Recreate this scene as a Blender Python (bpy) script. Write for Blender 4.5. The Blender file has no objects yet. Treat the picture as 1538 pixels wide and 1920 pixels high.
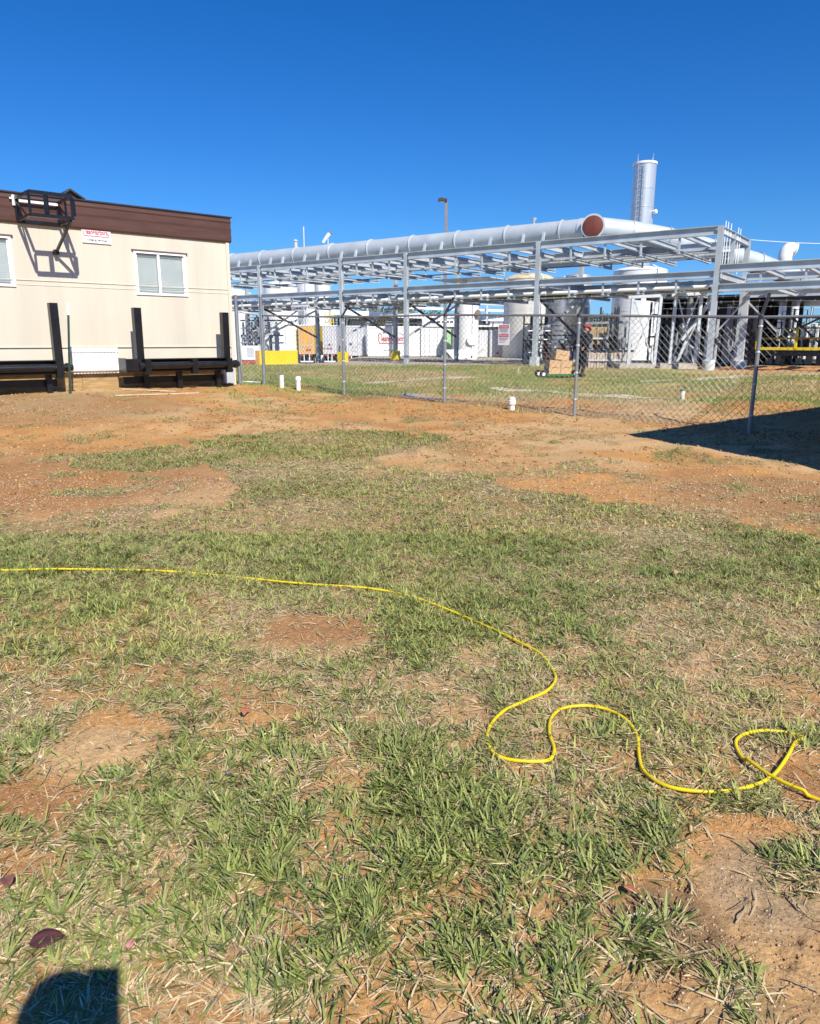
import bpy, math, random
import numpy as np
from mathutils import Vector, Matrix
R = math.radians
random.seed(7)
rng = np.random.default_rng(11)
SC = bpy.context.scene
COL = SC.collection

# ------------------------------------------------------------------ camera, sky, sun
CZ = 1.5
PITCH = R(13.23)
F = 1361.0
cam = bpy.data.cameras.new('camera')
camo = bpy.data.objects.new('camera', cam)
COL.objects.link(camo)
camo.location = (0, 0, CZ)
camo.rotation_euler = (R(90) - PITCH, 0, 0)
cam.sensor_fit = 'VERTICAL'
cam.sensor_height = 24
cam.lens = 24 * F / 1920
cam.clip_start = 0.05
cam.clip_end = 3000
SC.camera = camo

SUN_AZ = R(26)      # light travels towards +Y, turned this far to the left
SUN_EL = R(42.5)
w = bpy.data.worlds.new('World')
SC.world = w
w.use_nodes = True
nt = w.node_tree
nt.nodes.clear()
out = nt.nodes.new('ShaderNodeOutputWorld')
bg = nt.nodes.new('ShaderNodeBackground')
sky = nt.nodes.new('ShaderNodeTexSky')
sky.sky_type = 'NISHITA'
sky.sun_disc = False
sky.sun_elevation = SUN_EL
sky.sun_rotation = R(180) - SUN_AZ
sky.altitude = 300
sky.air_density = 1.0
sky.dust_density = 0.15
sky.ozone_density = 2.2
hs = nt.nodes.new('ShaderNodeHueSaturation')
hs.inputs['Saturation'].default_value = 1.25
hs.inputs['Value'].default_value = 1.15
hs.inputs['Hue'].default_value = 0.508
nt.links.new(sky.outputs[0], hs.inputs['Color'])
tint = nt.nodes.new('ShaderNodeMix'); tint.data_type = 'RGBA'; tint.blend_type = 'MULTIPLY'; tint.inputs[0].default_value = 1
tcw = nt.nodes.new('ShaderNodeTexCoord'); sxyz = nt.nodes.new('ShaderNodeSeparateXYZ'); rmp = nt.nodes.new('ShaderNodeValToRGB')
nt.links.new(tcw.outputs['Generated'], sxyz.inputs[0]); nt.links.new(sxyz.outputs['Z'], rmp.inputs[0])
els = rmp.color_ramp.elements
els[0].position = 0.0; els[0].color = (.36, .62, 1.20, 1)
els[1].position = .40; els[1].color = (.17, .74, 1.14, 1)
e_ = els.new(.14); e_.color = (.33, .74, 1.14, 1)
nt.links.new(rmp.outputs[0], tint.inputs[7])
nt.links.new(hs.outputs[0], tint.inputs[6])
nt.links.new(tint.outputs[2], bg.inputs[0])
bg.inputs[1].default_value = 0.076
nt.links.new(bg.outputs[0], out.inputs[0])

sun = bpy.data.lights.new('sun', 'SUN')
sun.energy = 5.0
sun.angle = R(0.53)
sun.color = (1.0, 0.94, 0.82)
suno = bpy.data.objects.new('sun', sun)
COL.objects.link(suno)
LD = Vector((-math.sin(SUN_AZ) * math.cos(SUN_EL), math.cos(SUN_AZ) * math.cos(SUN_EL), -math.sin(SUN_EL)))
suno.rotation_euler = LD.to_track_quat('-Z', 'Y').to_euler()
SC.view_settings.view_transform = 'Standard'
SC.view_settings.look = 'None'
SC.view_settings.gamma = 1
SC.view_settings.exposure = 0.36
SC.cycles.max_bounces = 6
SC.cycles.diffuse_bounces = 3

# ------------------------------------------------------------------ measuring helpers
CP, SP = math.cos(PITCH), math.sin(PITCH)
def ray(px, py):
    xc = (px - 769) / F
    yc = (py - 960) / F
    return Vector((xc, CP - SP * yc, -(SP + CP * yc)))
def P(px, py, Y):
    r = ray(px, py)
    return Vector((0, 0, CZ)) + r * (Y / r.y)
def onplane(px, py, p0, n):
    r = ray(px, py)
    o = Vector((0, 0, CZ))
    return o + r * ((Vector(p0) - o).dot(n) / r.dot(n))
def sm(a, b, x):
    t = np.clip((x - a) / (b - a), 0, 1)
    return t * t * (3 - 2 * t)
def gz(x, y):
    z = np.interp(y, [-60, 10, 11.8, 13.9, 16, 18.2, 20.3, 30, 42, 60], [0, 0, .02, .115, .198, .222, .249, .357, .385, .40])
    z = z + .19 * sm(-1.5, -7, x) * sm(9, 15, y) * (1 - sm(20, 27, y)) - .75 * sm(-3, -8, x) * sm(37, 50, y) * (1 - sm(75, 100, y))
    return z
def G(px, py):
    r = ray(px, py)
    s = 0.5
    prev = s
    while s < 400:
        x, y, z = r.x * s, r.y * s, CZ + r.z * s
        if z <= gz(x, y):
            a, b = prev, s
            for _ in range(25):
                m = (a + b) / 2
                if CZ + r.z * m <= gz(r.x * m, r.y * m): b = m
                else: a = m
            return Vector((r.x * b, r.y * b, float(gz(r.x * b, r.y * b))))
        prev = s
        s *= 1.03
    return Vector((r.x * s, r.y * s, .4))

def hash2(ix, iy, seed):
    h = (ix.astype(np.int64) * 374761393 + iy.astype(np.int64) * 668265263 + seed * 1442695041) & 0xffffffff
    h = ((h ^ (h >> 13)) * 1274126177) & 0xffffffff
    h = h ^ (h >> 16)
    return (h & 0xffff) / 65535.0
def vnoise(x, y, seed=0):
    ix, iy = np.floor(x), np.floor(y)
    fx, fy = x - ix, y - iy
    fx = fx * fx * (3 - 2 * fx); fy = fy * fy * (3 - 2 * fy)
    a = hash2(ix, iy, seed); b = hash2(ix + 1, iy, seed)
    c = hash2(ix, iy + 1, seed); d = hash2(ix + 1, iy + 1, seed)
    return (a * (1 - fx) + b * fx) * (1 - fy) + (c * (1 - fx) + d * fx) * fy
def fbm(x, y, sc=1.0, octv=4, seed=0):
    v = 0; amp = 1; tot = 0
    for i in range(octv):
        v = v + amp * vnoise(x * sc, y * sc, seed + i * 17)
        tot += amp; amp *= .5; sc *= 2.03
    return v / tot

# ------------------------------------------------------------------ materials
MATS = {}
def mat(name, col, rough=.6, metal=0.0, var=.12, scale=3.0, bump=0.0, bscale=40, col2=None, spec=.5, stretch=None, emis=None):
    if name in MATS: return MATS[name]
    m = bpy.data.materials.new(name)
    m.use_nodes = True
    n = m.node_tree
    b = n.nodes['Principled BSDF']
    tc = n.nodes.new('ShaderNodeTexCoord')
    no = n.nodes.new('ShaderNodeTexNoise')
    no.inputs['Scale'].default_value = scale
    no.inputs['Detail'].default_value = 6
    if stretch:
        mp = n.nodes.new('ShaderNodeMapping')
        mp.inputs['Scale'].default_value = stretch
        n.links.new(tc.outputs['Object'], mp.inputs[0]); n.links.new(mp.outputs[0], no.inputs['Vector'])
    else:
        n.links.new(tc.outputs['Object'], no.inputs['Vector'])
    cr = n.nodes.new('ShaderNodeValToRGB')
    c2 = col2 or tuple(c * (1 - var) for c in col)
    c1 = tuple(min(1, c * (1 + var * .5)) for c in col)
    cr.color_ramp.elements[0].position = .33; cr.color_ramp.elements[0].color = (*c2, 1)
    cr.color_ramp.elements[1].position = .67; cr.color_ramp.elements[1].color = (*c1, 1)
    n.links.new(no.outputs[0], cr.inputs[0]); n.links.new(cr.outputs[0], b.inputs['Base Color'])
    b.inputs['Roughness'].default_value = rough
    b.inputs['Metallic'].default_value = metal
    b.inputs['Specular IOR Level'].default_value = spec
    if bump:
        n2 = n.nodes.new('ShaderNodeTexNoise'); n2.inputs['Scale'].default_value = bscale; n2.inputs['Detail'].default_value = 4
        n.links.new(tc.outputs['Object'], n2.inputs['Vector'])
        bp = n.nodes.new('ShaderNodeBump'); bp.inputs['Strength'].default_value = bump; bp.inputs['Distance'].default_value = .02
        n.links.new(n2.outputs[0], bp.inputs['Height']); n.links.new(bp.outputs[0], b.inputs['Normal'])
    MATS[name] = m
    return m
def attr_mat(name, rough=.9, bump=.5, bscale=60, var=.25, vscale=25, transl=0, spec=.2, vdist=.02):
    m = bpy.data.materials.new(name); m.use_nodes = True
    n = m.node_tree; b = n.nodes['Principled BSDF']
    at = n.nodes.new('ShaderNodeAttribute'); at.attribute_name = 'col'
    b.inputs['Roughness'].default_value = rough
    b.inputs['Specular IOR Level'].default_value = spec
    last = at.outputs['Color']
    tc = n.nodes.new('ShaderNodeTexCoord')
    if var:
        no = n.nodes.new('ShaderNodeTexNoise'); no.inputs['Scale'].default_value = vscale; no.inputs['Detail'].default_value = 8; no.inputs['Roughness'].default_value = .7
        n.links.new(tc.outputs['Object'], no.inputs['Vector'])
        mr = n.nodes.new('ShaderNodeMapRange'); mr.inputs[1].default_value = .3; mr.inputs[2].default_value = .7
        mr.inputs[3].default_value = 1 - var; mr.inputs[4].default_value = 1 + var
        n.links.new(no.outputs[0], mr.inputs[0])
        mx = n.nodes.new('ShaderNodeVectorMath'); mx.operation = 'SCALE'
        n.links.new(last, mx.inputs[0]); n.links.new(mr.outputs[0], mx.inputs['Scale'])
        last = mx.outputs[0]
    n.links.new(last, b.inputs['Base Color'])
    if bump:
        n2 = n.nodes.new('ShaderNodeTexNoise'); n2.inputs['Scale'].default_value = bscale; n2.inputs['Detail'].default_value = 6
        n.links.new(tc.outputs['Object'], n2.inputs['Vector'])
        bp = n.nodes.new('ShaderNodeBump'); bp.inputs['Strength'].default_value = bump; bp.inputs['Distance'].default_value = vdist
        n.links.new(n2.outputs[0], bp.inputs['Height']); n.links.new(bp.outputs[0], b.inputs['Normal'])
    if transl:
        tr = n.nodes.new('ShaderNodeBsdfTranslucent'); n.links.new(last, tr.inputs[0])
        ms = n.nodes.new('ShaderNodeMixShader'); ms.inputs[0].default_value = transl
        o = n.nodes['Material Output']
        n.links.new(b.outputs[0], ms.inputs[1]); n.links.new(tr.outputs[0], ms.inputs[2]); n.links.new(ms.outputs[0], o.inputs[0])
    return m

GALV = mat('galvanised_steel', (.60, .63, .66), .45, .25, .12, 2.0)
GALVD = mat('weathered_galvanised_steel', (.30, .32, .35), .5, .45, .2, 3.0)
STEELG = mat('grey_painted_steel', (.50, .53, .57), .5, 0, .15, 1.5)
RACKM = mat('light_grey_structural_steel', (.50, .545, .59), .5, .1, .16, 1.5)
DARKST = mat('dark_steel', (.045, .048, .055), .5, .2, .3, 2)
BLACKM = mat('black_painted_steel', (.012, .012, .014), .32, 0, .4, 6, .15, 30)
WHITEP = mat('white_paint', (.86, .87, .88), .45, 0, .05, 1.2)
WHITET = mat('white_tank_paint', (.86, .87, .87), .4, 0, .06, .7, stretch=(3, 3, .4))
TANKE = mat('cream_tank_paint', (.66, .66, .62), .5, 0, .15, .8, stretch=(3, 3, .4))
TANTOP = mat('tan_tank_roof', (.62, .50, .33), .7, 0, .3, 2.5)
SILV = mat('silver_cladding', (.72, .72, .73), .34, .6, .1, 2, stretch=(4, 4, .4))
DUCTM = mat('pale_grey_duct_paint', (.52, .57, .61), .42, .15, .12, .9)
YEL = mat('yellow_paint', (.85, .62, .02), .5, 0, .08, 2)
ORANGE = mat('orange_trailer_paint', (.78, .42, .10), .5, 0, .1, 1)
CONC = mat('concrete', (.46, .42, .36), .9, 0, .2, 3, .3, 30)
WOOD = mat('weathered_timber', (.42, .28, .13), .8, 0, .35, 4, .3, 20, stretch=(1, 1, 8))
WOODP = mat('pale_plank_timber', (.60, .47, .32), .8, 0, .25, 4, .3, 20)
PVC = mat('white_pvc', (.78, .77, .73), .4, 0, .08, 8)
REDM = mat('red_paint', (.55, .03, .03), .4, 0, .1, 5)
RUST = mat('red_brown_primer', (.15, .033, .022), .7, 0, .25, 3)
TEXTR = mat('sign_red', (.50, .008, .04), .5, 0, .05, 5)
TEXTD = mat('sign_dark_ink', (.05, .05, .06), .5, 0, .05, 5)
SIGNW = mat('white_sign_face', (.82, .82, .86), .5, 0, .05, 6)
CARD = mat('brown_cardboard', (.58, .37, .20), .85, 0, .12, 3)
GREENP = mat('green_plastic', (.02, .16, .05), .5, 0, .2, 5)
LIGHTGREEN = mat('light_green_paint', (.38, .68, .35), .5, 0, .1, 3)
RUBBER = mat('black_rubber', (.02, .02, .02), .8, 0, .2, 6)

# ------------------------------------------------------------------ mesh builder
class MB:
    def __init__(s): s.v = []; s.f = []
    def quadbox(s, o, a, b, c):
        """box from corner o with edge vectors a,b,c"""
        o, a, b, c = Vector(o), Vector(a), Vector(b), Vector(c)
        if a.cross(b).dot(c) < 0: a, b = b, a
        i = len(s.v)
        for k in (0, 1):
            for (x, y) in ((0, 0), (1, 0), (1, 1), (0, 1)):
                s.v.append(o + a * x + b * y + c * k)
        s.f += [(i, i + 3, i + 2, i + 1), (i + 4, i + 5, i + 6, i + 7), (i, i + 1, i + 5, i + 4), (i + 1, i + 2, i + 6, i + 5), (i + 2, i + 3, i + 7, i + 6), (i + 3, i, i + 4, i + 7)]
        return s
    def cbox(s, c, ax, ay, az, dx, dy, dz):
        ax, ay, az = Vector(ax) * dx, Vector(ay) * dy, Vector(az) * dz
        return s.quadbox(Vector(c) - (ax + ay + az) / 2, ax, ay, az)
    def frame(s, p0, p1, up=(0, 0, 1)):
        d = (Vector(p1) - Vector(p0)); L = d.length; d.normalize()
        up = Vector(up)
        if abs(d.dot(up)) > .98: up = Vector((0, 1, 0)) if abs(d.y) < .9 else Vector((1, 0, 0))
        x = d.cross(up).normalized(); y = x.cross(d).normalized()
        return d, x, y, L
    def bar(s, p0, p1, wd, ht, up=(0, 0, 1)):
        d, x, y, L = s.frame(p0, p1, up)
        return s.quadbox(Vector(p0) - x * wd / 2 - y * ht / 2, x * wd, y * ht, d * L)
    def ibeam(s, p0, p1, wd, ht, up=(0, 0, 1), tf=.02, tw=.014):
        d, x, y, L = s.frame(p0, p1, up)
        p0 = Vector(p0)
        s.quadbox(p0 - x * wd / 2 + y * (ht / 2 - tf), x * wd, y * tf, d * L)
        s.quadbox(p0 - x * wd / 2 - y * (ht / 2), x * wd, y * tf, d * L)
        s.quadbox(p0 - x * tw / 2 - y * (ht / 2 - tf), x * tw, y * (ht - 2 * tf), d * L)
        return s
    def tube(s, pts, r, n=10, cap=True, up=(0, 0, 1)):
        pts = [Vector(p) for p in pts]
        rr = r if isinstance(r, (list, tuple)) else [r] * len(pts)
        base = len(s.v); xprev = None
        for k, p in enumerate(pts):
            d = (pts[min(k + 1, len(pts) - 1)] - pts[max(k - 1, 0)]).normalized()
            if xprev is None:
                u = Vector(up)
                if abs(d.dot(u)) > .95: u = Vector((1, 0, 0))
                x = d.cross(u).normalized()
            else:
                x = (xprev - d * xprev.dot(d)).normalized()
            xprev = x; y = d.cross(x)
            for j in range(n):
                a = 2 * math.pi * j / n
                s.v.append(p + (x * math.cos(a) + y * math.sin(a)) * rr[k])
        for k in range(len(pts) - 1):
            for j in range(n):
                a = base + k * n + j; b = base + k * n + (j + 1) % n
                s.f.append((a, b, b + n, a + n))
        if cap:
            s.f.append(tuple(base + j for j in range(n))[::-1])
            s.f.append(tuple(base + (len(pts) - 1) * n + j for j in range(n)))
        return s
    def lathe(s, o, prof, n=32, axis=(0, 0, 1)):
        o = Vector(o); az = Vector(axis).normalized()
        u = Vector((1, 0, 0)) if abs(az.z) > .9 else Vector((0, 0, 1))
        ax = (u - az * u.dot(az)).normalized(); ay = az.cross(ax)
        base = len(s.v)
        for (r, h) in prof:
            for j in range(n):
                a = 2 * math.pi * j / n
                s.v.append(o + az * h + (ax * math.cos(a) + ay * math.sin(a)) * max(r, .0005))
        for k in range(len(prof) - 1):
            for j in range(n):
                a = base + k * n + j; b = base + k * n + (j + 1) % n
                s.f.append((a, b, b + n, a + n))
        s.f.append(tuple(base + j for j in range(n))[::-1])
        s.f.append(tuple(base + (len(prof) - 1) * n + j for j in range(n)))
        return s
    def prism(s, poly, ext):
        """extrude polygon (list of 3d pts) by vector"""
        i = len(s.v); n = len(poly); ext = Vector(ext)
        s.v += [Vector(p) for p in poly] + [Vector(p) + ext for p in poly]
        s.f.append(tuple(range(i, i + n))[::-1]); s.f.append(tuple(range(i + n, i + 2 * n)))
        for k in range(n):
            s.f.append((i + k, i + (k + 1) % n, i + n + (k + 1) % n, i + n + k))
        return s
    def build(s, name, m, parent=None, smooth=False, org=None):
        me = bpy.data.meshes.new(name)
        o3 = Vector((0, 0, 0))
        root = parent
        while root is not None and root.parent: root = root.parent
        if root is not None: o3 = root.location.copy()
        elif org is not None: o3 = Vector(org)
        elif s.v:
            xs = [v.x for v in s.v]; ys = [v.y for v in s.v]; zs = [v.z for v in s.v]
            o3 = Vector(((min(xs) + max(xs)) / 2, (min(ys) + max(ys)) / 2, min(zs)))
        me.from_pydata([v - o3 for v in s.v], [], s.f)
        if smooth:
            me.polygons.foreach_set('use_smooth', [len(p.vertices) <= 4 for p in me.polygons])
        me.materials.append(m)
        me.update()
        import bmesh
        bm = bmesh.new(); bm.from_mesh(me); bmesh.ops.recalc_face_normals(bm, faces=bm.faces)
        if smooth:
            for e in bm.edges:
                if len(e.link_faces) == 2 and e.calc_face_angle(0) > R(38): e.smooth = False
        bm.to_mesh(me); bm.free()
        ob = bpy.data.objects.new(name, me)
        COL.objects.link(ob)
        if parent is not None:
            ob.parent = parent
        else: ob.location = o3
        return ob
def tag(o, label=None, cat=None, group=None, kind=None):
    if label: o['label'] = label
    if cat: o['category'] = cat
    if group: o['group'] = group
    if kind: o['kind'] = kind
    return o
def thing(name, loc, label, cat, group=None):
    o = bpy.data.objects.new(name, None); COL.objects.link(o)
    o.location = loc; o.empty_display_size = .2
    return tag(o, label, cat, group)
def copy_thing(root, loc, label, rotz=None):
    c = root.copy(); COL.objects.link(c); c.location = loc; c['label'] = label
    if rotz is not None: c.rotation_euler.z = rotz
    for ch in root.children:
        d = ch.copy(); COL.objects.link(d); d.parent = c
        for g in ch.children:
            e = g.copy(); COL.objects.link(e); e.parent = d
    return c
def text_mesh(txt, o, ax, up, width, height, depth, m, name, parent, bold=0.0):
    """solid lettering; o = lower-left corner, ax = reading direction, up = up direction"""
    cu = bpy.data.curves.new('t', 'FONT'); cu.body = txt; cu.size = 1; cu.extrude = 0.01; cu.offset = bold; cu.resolution_u = 3
    t = bpy.data.objects.new('t', cu); COL.objects.link(t)
    dg = bpy.context.evaluated_depsgraph_get()
    me = bpy.data.meshes.new_from_object(t.evaluated_get(dg))
    bpy.data.objects.remove(t); bpy.data.curves.remove(cu)
    co = np.array([v.co[:] for v in me.vertices])
    mn, mx = co.min(0), co.max(0)
    co = (co - mn) / np.maximum(mx - mn, 1e-6)
    ax, up = Vector(ax).normalized(), Vector(up).normalized(); nn = ax.cross(up)
    root = parent
    while root.parent: root = root.parent
    o = Vector(o) - root.location
    for v, c in zip(me.vertices, co):
        v.co = o + ax * (c[0] * width) + up * (c[1] * height) + nn * (c[2] * depth)
    me.materials.clear(); me.materials.append(m)
    ob = bpy.data.objects.new(name, me); COL.objects.link(ob); ob.parent = parent
    return ob
def bulk(name, V, Fq, cols=None, m=None, smooth=False, nside=4):
    me = bpy.data.meshes.new(name)
    V = np.asarray(V, dtype=np.float32); Fq = np.asarray(Fq, dtype=np.int32)
    me.vertices.add(len(V)); me.vertices.foreach_set('co', V.ravel())
    me.loops.add(Fq.size); me.loops.foreach_set('vertex_index', Fq.ravel())
    me.polygons.add(len(Fq))
    me.polygons.foreach_set('loop_start', np.arange(0, Fq.size, nside, dtype=np.int32))
    me.polygons.foreach_set('loop_total', np.full(len(Fq), nside, dtype=np.int32))
    if smooth: me.polygons.foreach_set('use_smooth', np.ones(len(Fq), dtype=bool))
    me.update(calc_edges=True)
    if cols is not None:
        a = me.color_attributes.new('col', 'FLOAT_COLOR', 'POINT')
        c4 = np.ones((len(V), 4), dtype=np.float32); c4[:, :3] = cols
        a.data.foreach_set('color', c4.ravel())
    if m: me.materials.append(m)
    ob = bpy.data.objects.new(name, me); COL.objects.link(ob)
    return ob
# ------------------------------------------------------------------ ground
def W2(pts): return [(g.x, g.y) for g in (G(a, b) for a, b in pts)]
LAWN = W2([(-500, 1040), (0, 992), (180, 972), (300, 968), (430, 958), (440, 905), (390, 870), (200, 885), (60, 860), (190, 846), (330, 836), (480, 815), (600, 805), (760, 810), (850, 826), (760, 850), (700, 868), (760, 876), (880, 885), (960, 917), (1100, 930), (1230, 952), (1400, 985), (1538, 1012), (2100, 1100)]) + [(9, -3), (-9, -3)]
def inpoly(x, y, poly):
    ins = np.zeros(x.shape, bool); n = len(poly)
    for i in range(n):
        x0, y0 = poly[i]; x1, y1 = poly[(i + 1) % n]
        c = ((y0 > y) != (y1 > y)) & (x < (x1 - x0) * (y - y0) / (y1 - y0 + 1e-12) + x0)
        ins ^= c
    return ins
def ell(x, y, px0, py0, px1, py1, soft=.5):
    a = G(px0, (py0 + py1) / 2); b = G(px1, (py0 + py1) / 2); c = G((px0 + px1) / 2, py0); d = G((px0 + px1) / 2, py1)
    cx, cy = (a.x + b.x) / 2, (c.y + d.y) / 2
    rx, ry = (b.x - a.x) / 2, (c.y - d.y) / 2
    q = ((x - cx) / rx) ** 2 + ((y - cy) / ry) ** 2
    return 1 - sm(1 - soft, 1 + soft, q)
# bare patches inside the lawn: (px box, strength, soil kind)
BARE = [(1140, 1640, 1640, 2000, 1.0, 'ochre'), (1260, 1540, 1620, 1720, .95, 'grey'), (1100, 1620, 1300, 1780, .85, 'brown'), (1440, 1420, 1640, 1560, .9, 'red'),
        (480, 1150, 720, 1225, .85, 'red'), (90, 1350, 300, 1440, .9, 'tan'), (-60, 1440, 170, 1550, .85, 'red'), (570, 1370, 660, 1410, .8, 'tan'),
        (470, 1420, 580, 1475, .75, 'tan'), (-30, 1590, 110, 1660, .75, 'red'), (810, 1385, 920, 1445, .7, 'brown'), (1000, 1400, 1200, 1470, .45, 'brown'),
        (560, 1540, 760, 1610, .55, 'brown'), (350, 1870, 760, 1990, .5, 'red'), (0, 980, 200, 1010, .5, 'red'), (40, 1180, 200, 1240, .4, 'red'), (680, 860, 800, 885, .5, 'orange'),
        (760, 1850, 900, 1990, .6, 'tan'), (1000, 1230, 1090, 1260, .6, 'tan'), (150, 1640, 330, 1700, .35, 'tan')]
CLUMP = [(1405, 1585, 1600, 1690, 1.0), (1150, 1700, 1300, 1810, .9), (1330, 1800, 1440, 1930, .7), (940, 1960, 1100, 1800, .6), (1230, 1600, 1300, 1640, .5), (135, 905, 265, 932, .9), (290, 905, 350, 930, .6), (480, 806, 610, 830, .8), (190, 948, 300, 975, .7), (840, 862, 1010, 905, .25), (1230, 945, 1400, 985, .6), (760, 822, 920, 850, .35)]
SOIL = {'tan': (.52, .345, .175), 'grey': (.36, .25, .145), 'brown': (.21, .13, .072), 'ochre': (.43, .265, .125), 'red': (.34, .165, .068), 'orange': (.49, .255, .092)}
def cover(x, y):
    """grass cover 0..1"""
    wx = x + (fbm(x, y, 2.2, 3, 5) - .5) * .55 * np.clip(y * .15, .2, 1.2)
    wy = y + (fbm(x, y, 2.2, 3, 9) - .5) * .7 * np.clip(y * .2, .2, 1.6)
    c = inpoly(wx, wy, LAWN).astype(float) * .95
    c = np.maximum(c, .5 * sm(.58, .70, fbm(x, y, 2.3, 3, 131)) + .03)
    n1 = fbm(x, y, 3.2, 4, 21)
    n2 = fbm(x, y, 1.1, 3, 33)
    for (a, b, cc, d, s, k) in BARE:
        c = c * (1 - s * ell(wx, wy, a, b, cc, d))
    for (a, b, cc, d, s) in CLUMP:
        c = np.maximum(c, s * ell(wx, wy, a, b, cc, d))
    near = 1 - sm(1.5, 5.0, y)
    c = c * (1 - (.35 + .3 * near) * sm(.50, .36, n1) * (.45 + .55 * near))
    # beyond the fence
    fy = 17.0 - .35 * (x)           # start of the far lawn
    fl = sm(0, 2.2, y + (n2 - .5) * 3.0 - np.clip(fy, 11.8, 21)) * (1 - .7 * sm(.52, .36, n2))
    c = c * (1 - .62 * (1 - .5 * sm(3, 5, y)) * sm(.48, .60, fbm(x, y, 7, 3, 25)))
    c = np.where(y > 11, np.maximum(c, fl * .9), c)
    return np.clip(c, 0, 1)
def soil(x, y):
    n0 = fbm(x, y, .55, 4, 41); n1 = fbm(x, y, 2.6, 4, 43)
    o = np.array(SOIL['orange']); r = np.array(SOIL['red']); t = np.array(SOIL['tan'])
    k = sm(.35, .65, n0)[..., None]
    c = o * k + t * (1 - k)
    k = sm(.52, .72, n1)[..., None]
    c = c * (1 - .6 * k) + r * .6 * k
    # dark reddish ground at left, right
    for (a, b, cc, d, s, kk) in [(-300, 840, 440, 975, .8, 'red'), (1250, 890, 1700, 980, .55, 'brown'), (700, 860, 1250, 925, .35, 'orange'), (-200, 735, 330, 800, .55, 'brown'), (630, 733, 735, 752, .9, 'brown')] + BARE:
        e = (s * ell(x + (n1 - .5) * .3, y + (n0 - .5) * .3, a, b, cc, d, .7))[..., None]
        c = c * (1 - e) + np.array(SOIL[kk]) * e
    return c
def thatch(x, y):
    n0 = fbm(x, y, 1.3, 4, 51)[..., None]; n1 = fbm(x, y, 9, 3, 53)[..., None]
    a = np.array((.38, .26, .135)); g = np.array((.23, .19, .085)); d = np.array((.15, .085, .045))  # soil browns, darkened partly to paint in shadow specks between blades
    k = sm(.42, .6, n0)
    c = a * (1 - k) + g * k
    return c * (.6 + .4 * n1) + d * (.4 - .4 * n1)

# graded grid: fine near the camera, coarse far away
ys = [-30, -20, -12, -7, -4, -2.5, -1.5, -.8, -.2, .2, .5]
y = .75
while y < 14: ys.append(y); y += max(.0135 * y * .8, .011)
while y < 60: ys.append(y); y += .016 * y
while y < 1500: ys.append(y); y *= 1.12
ys = np.array(ys)
us = np.concatenate([np.linspace(-8, -1.02, 30), np.linspace(-1, 1, 330), np.linspace(1.02, 8, 30)])
hw = np.where(ys > 0, .72 * ys + .9, .9 - ys * .3)
X = us[None, :] * hw[:, None]; Yg = np.repeat(ys[:, None], len(us), 1)
Z = gz(X, Yg)
cv = cover(X, Yg)
rel = (fbm(X, Yg, 4, 4, 61) - .5) * .028 * (1 - sm(6, 20, Yg)) + (fbm(X, Yg, 15, 2, 63) - .5) * .016 * (1 - sm(3, 9, Yg)) + (fbm(X, Yg, 1.2, 3, 71) - .5) * .10 * sm(3, 9, Yg) * (1 - sm(40, 60, Yg))
pit = sm(.80, .88, vnoise(X * 26, Yg * 26, 77)) * ell(X, Yg, 1150, 1640, 1800, 2050) * .012
RELC = rel - pit
Z = Z + RELC
Z[Yg > 130] = .40
far = sm(14, 17, Yg)[..., None]
gfar = np.array((.30, .32, .10)) * (.6 + .7 * fbm(X, Yg, .35, 4, 81))[..., None]
gdry = np.array((.40, .30, .15))
kd = sm(.45, .62, fbm(X, Yg, .25, 4, 87))[..., None]
gfar = gfar * (1 - .7 * kd) + gdry * .7 * kd
C = soil(X, Yg)
T = thatch(X, Yg) * (1 - far) + gfar * far
k = np.clip(cv * 1.15, 0, 1)[..., None]
C = C * (1 - k) + T * k
berm = (sm(27.5, 29, Yg) * (1 - sm(33, 36, Yg)) * sm(11, 13, X))[..., None]
C = C * (1 - berm) + np.array((.50, .26, .12)) * berm
yard = (sm(34, 38, Yg + .0 * X))[..., None]
C = C * (1 - yard) + np.array((.42, .36, .28)) * yard
holes = sm(.62, .5, fbm(X, Yg, 22, 2, 91))
nr, nc = X.shape
idx = np.arange(nr * nc).reshape(nr, nc)
Fq = np.stack([idx[:-1, :-1], idx[:-1, 1:], idx[1:, 1:], idx[1:, :-1]], -1).reshape(-1, 4)
GROUNDM = attr_mat('soil_and_thatch', .95, .8, 90, .38, 45, spec=.1, vdist=.007)
gob = bulk('ground', np.stack([X, Yg, Z], -1).reshape(-1, 3), Fq, C.reshape(-1, 3), GROUNDM, True)
tag(gob, kind='structure', label='orange clay ground with worn patches')
def relz(x, y):
    x = np.atleast_1d(np.asarray(x, float)); y = np.atleast_1d(np.asarray(y, float))
    r = (fbm(x, y, 4, 4, 61) - .5) * .028 * (1 - sm(6, 20, y)) + (fbm(x, y, 15, 2, 63) - .5) * .016 * (1 - sm(3, 9, y)) + (fbm(x, y, 1.2, 3, 71) - .5) * .10 * sm(3, 9, y) * (1 - sm(40, 60, y))
    return gz(x, y) + r
def gnd(p): return Vector((p[0], p[1], float(relz(p[0], p[1])[0])))

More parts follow.
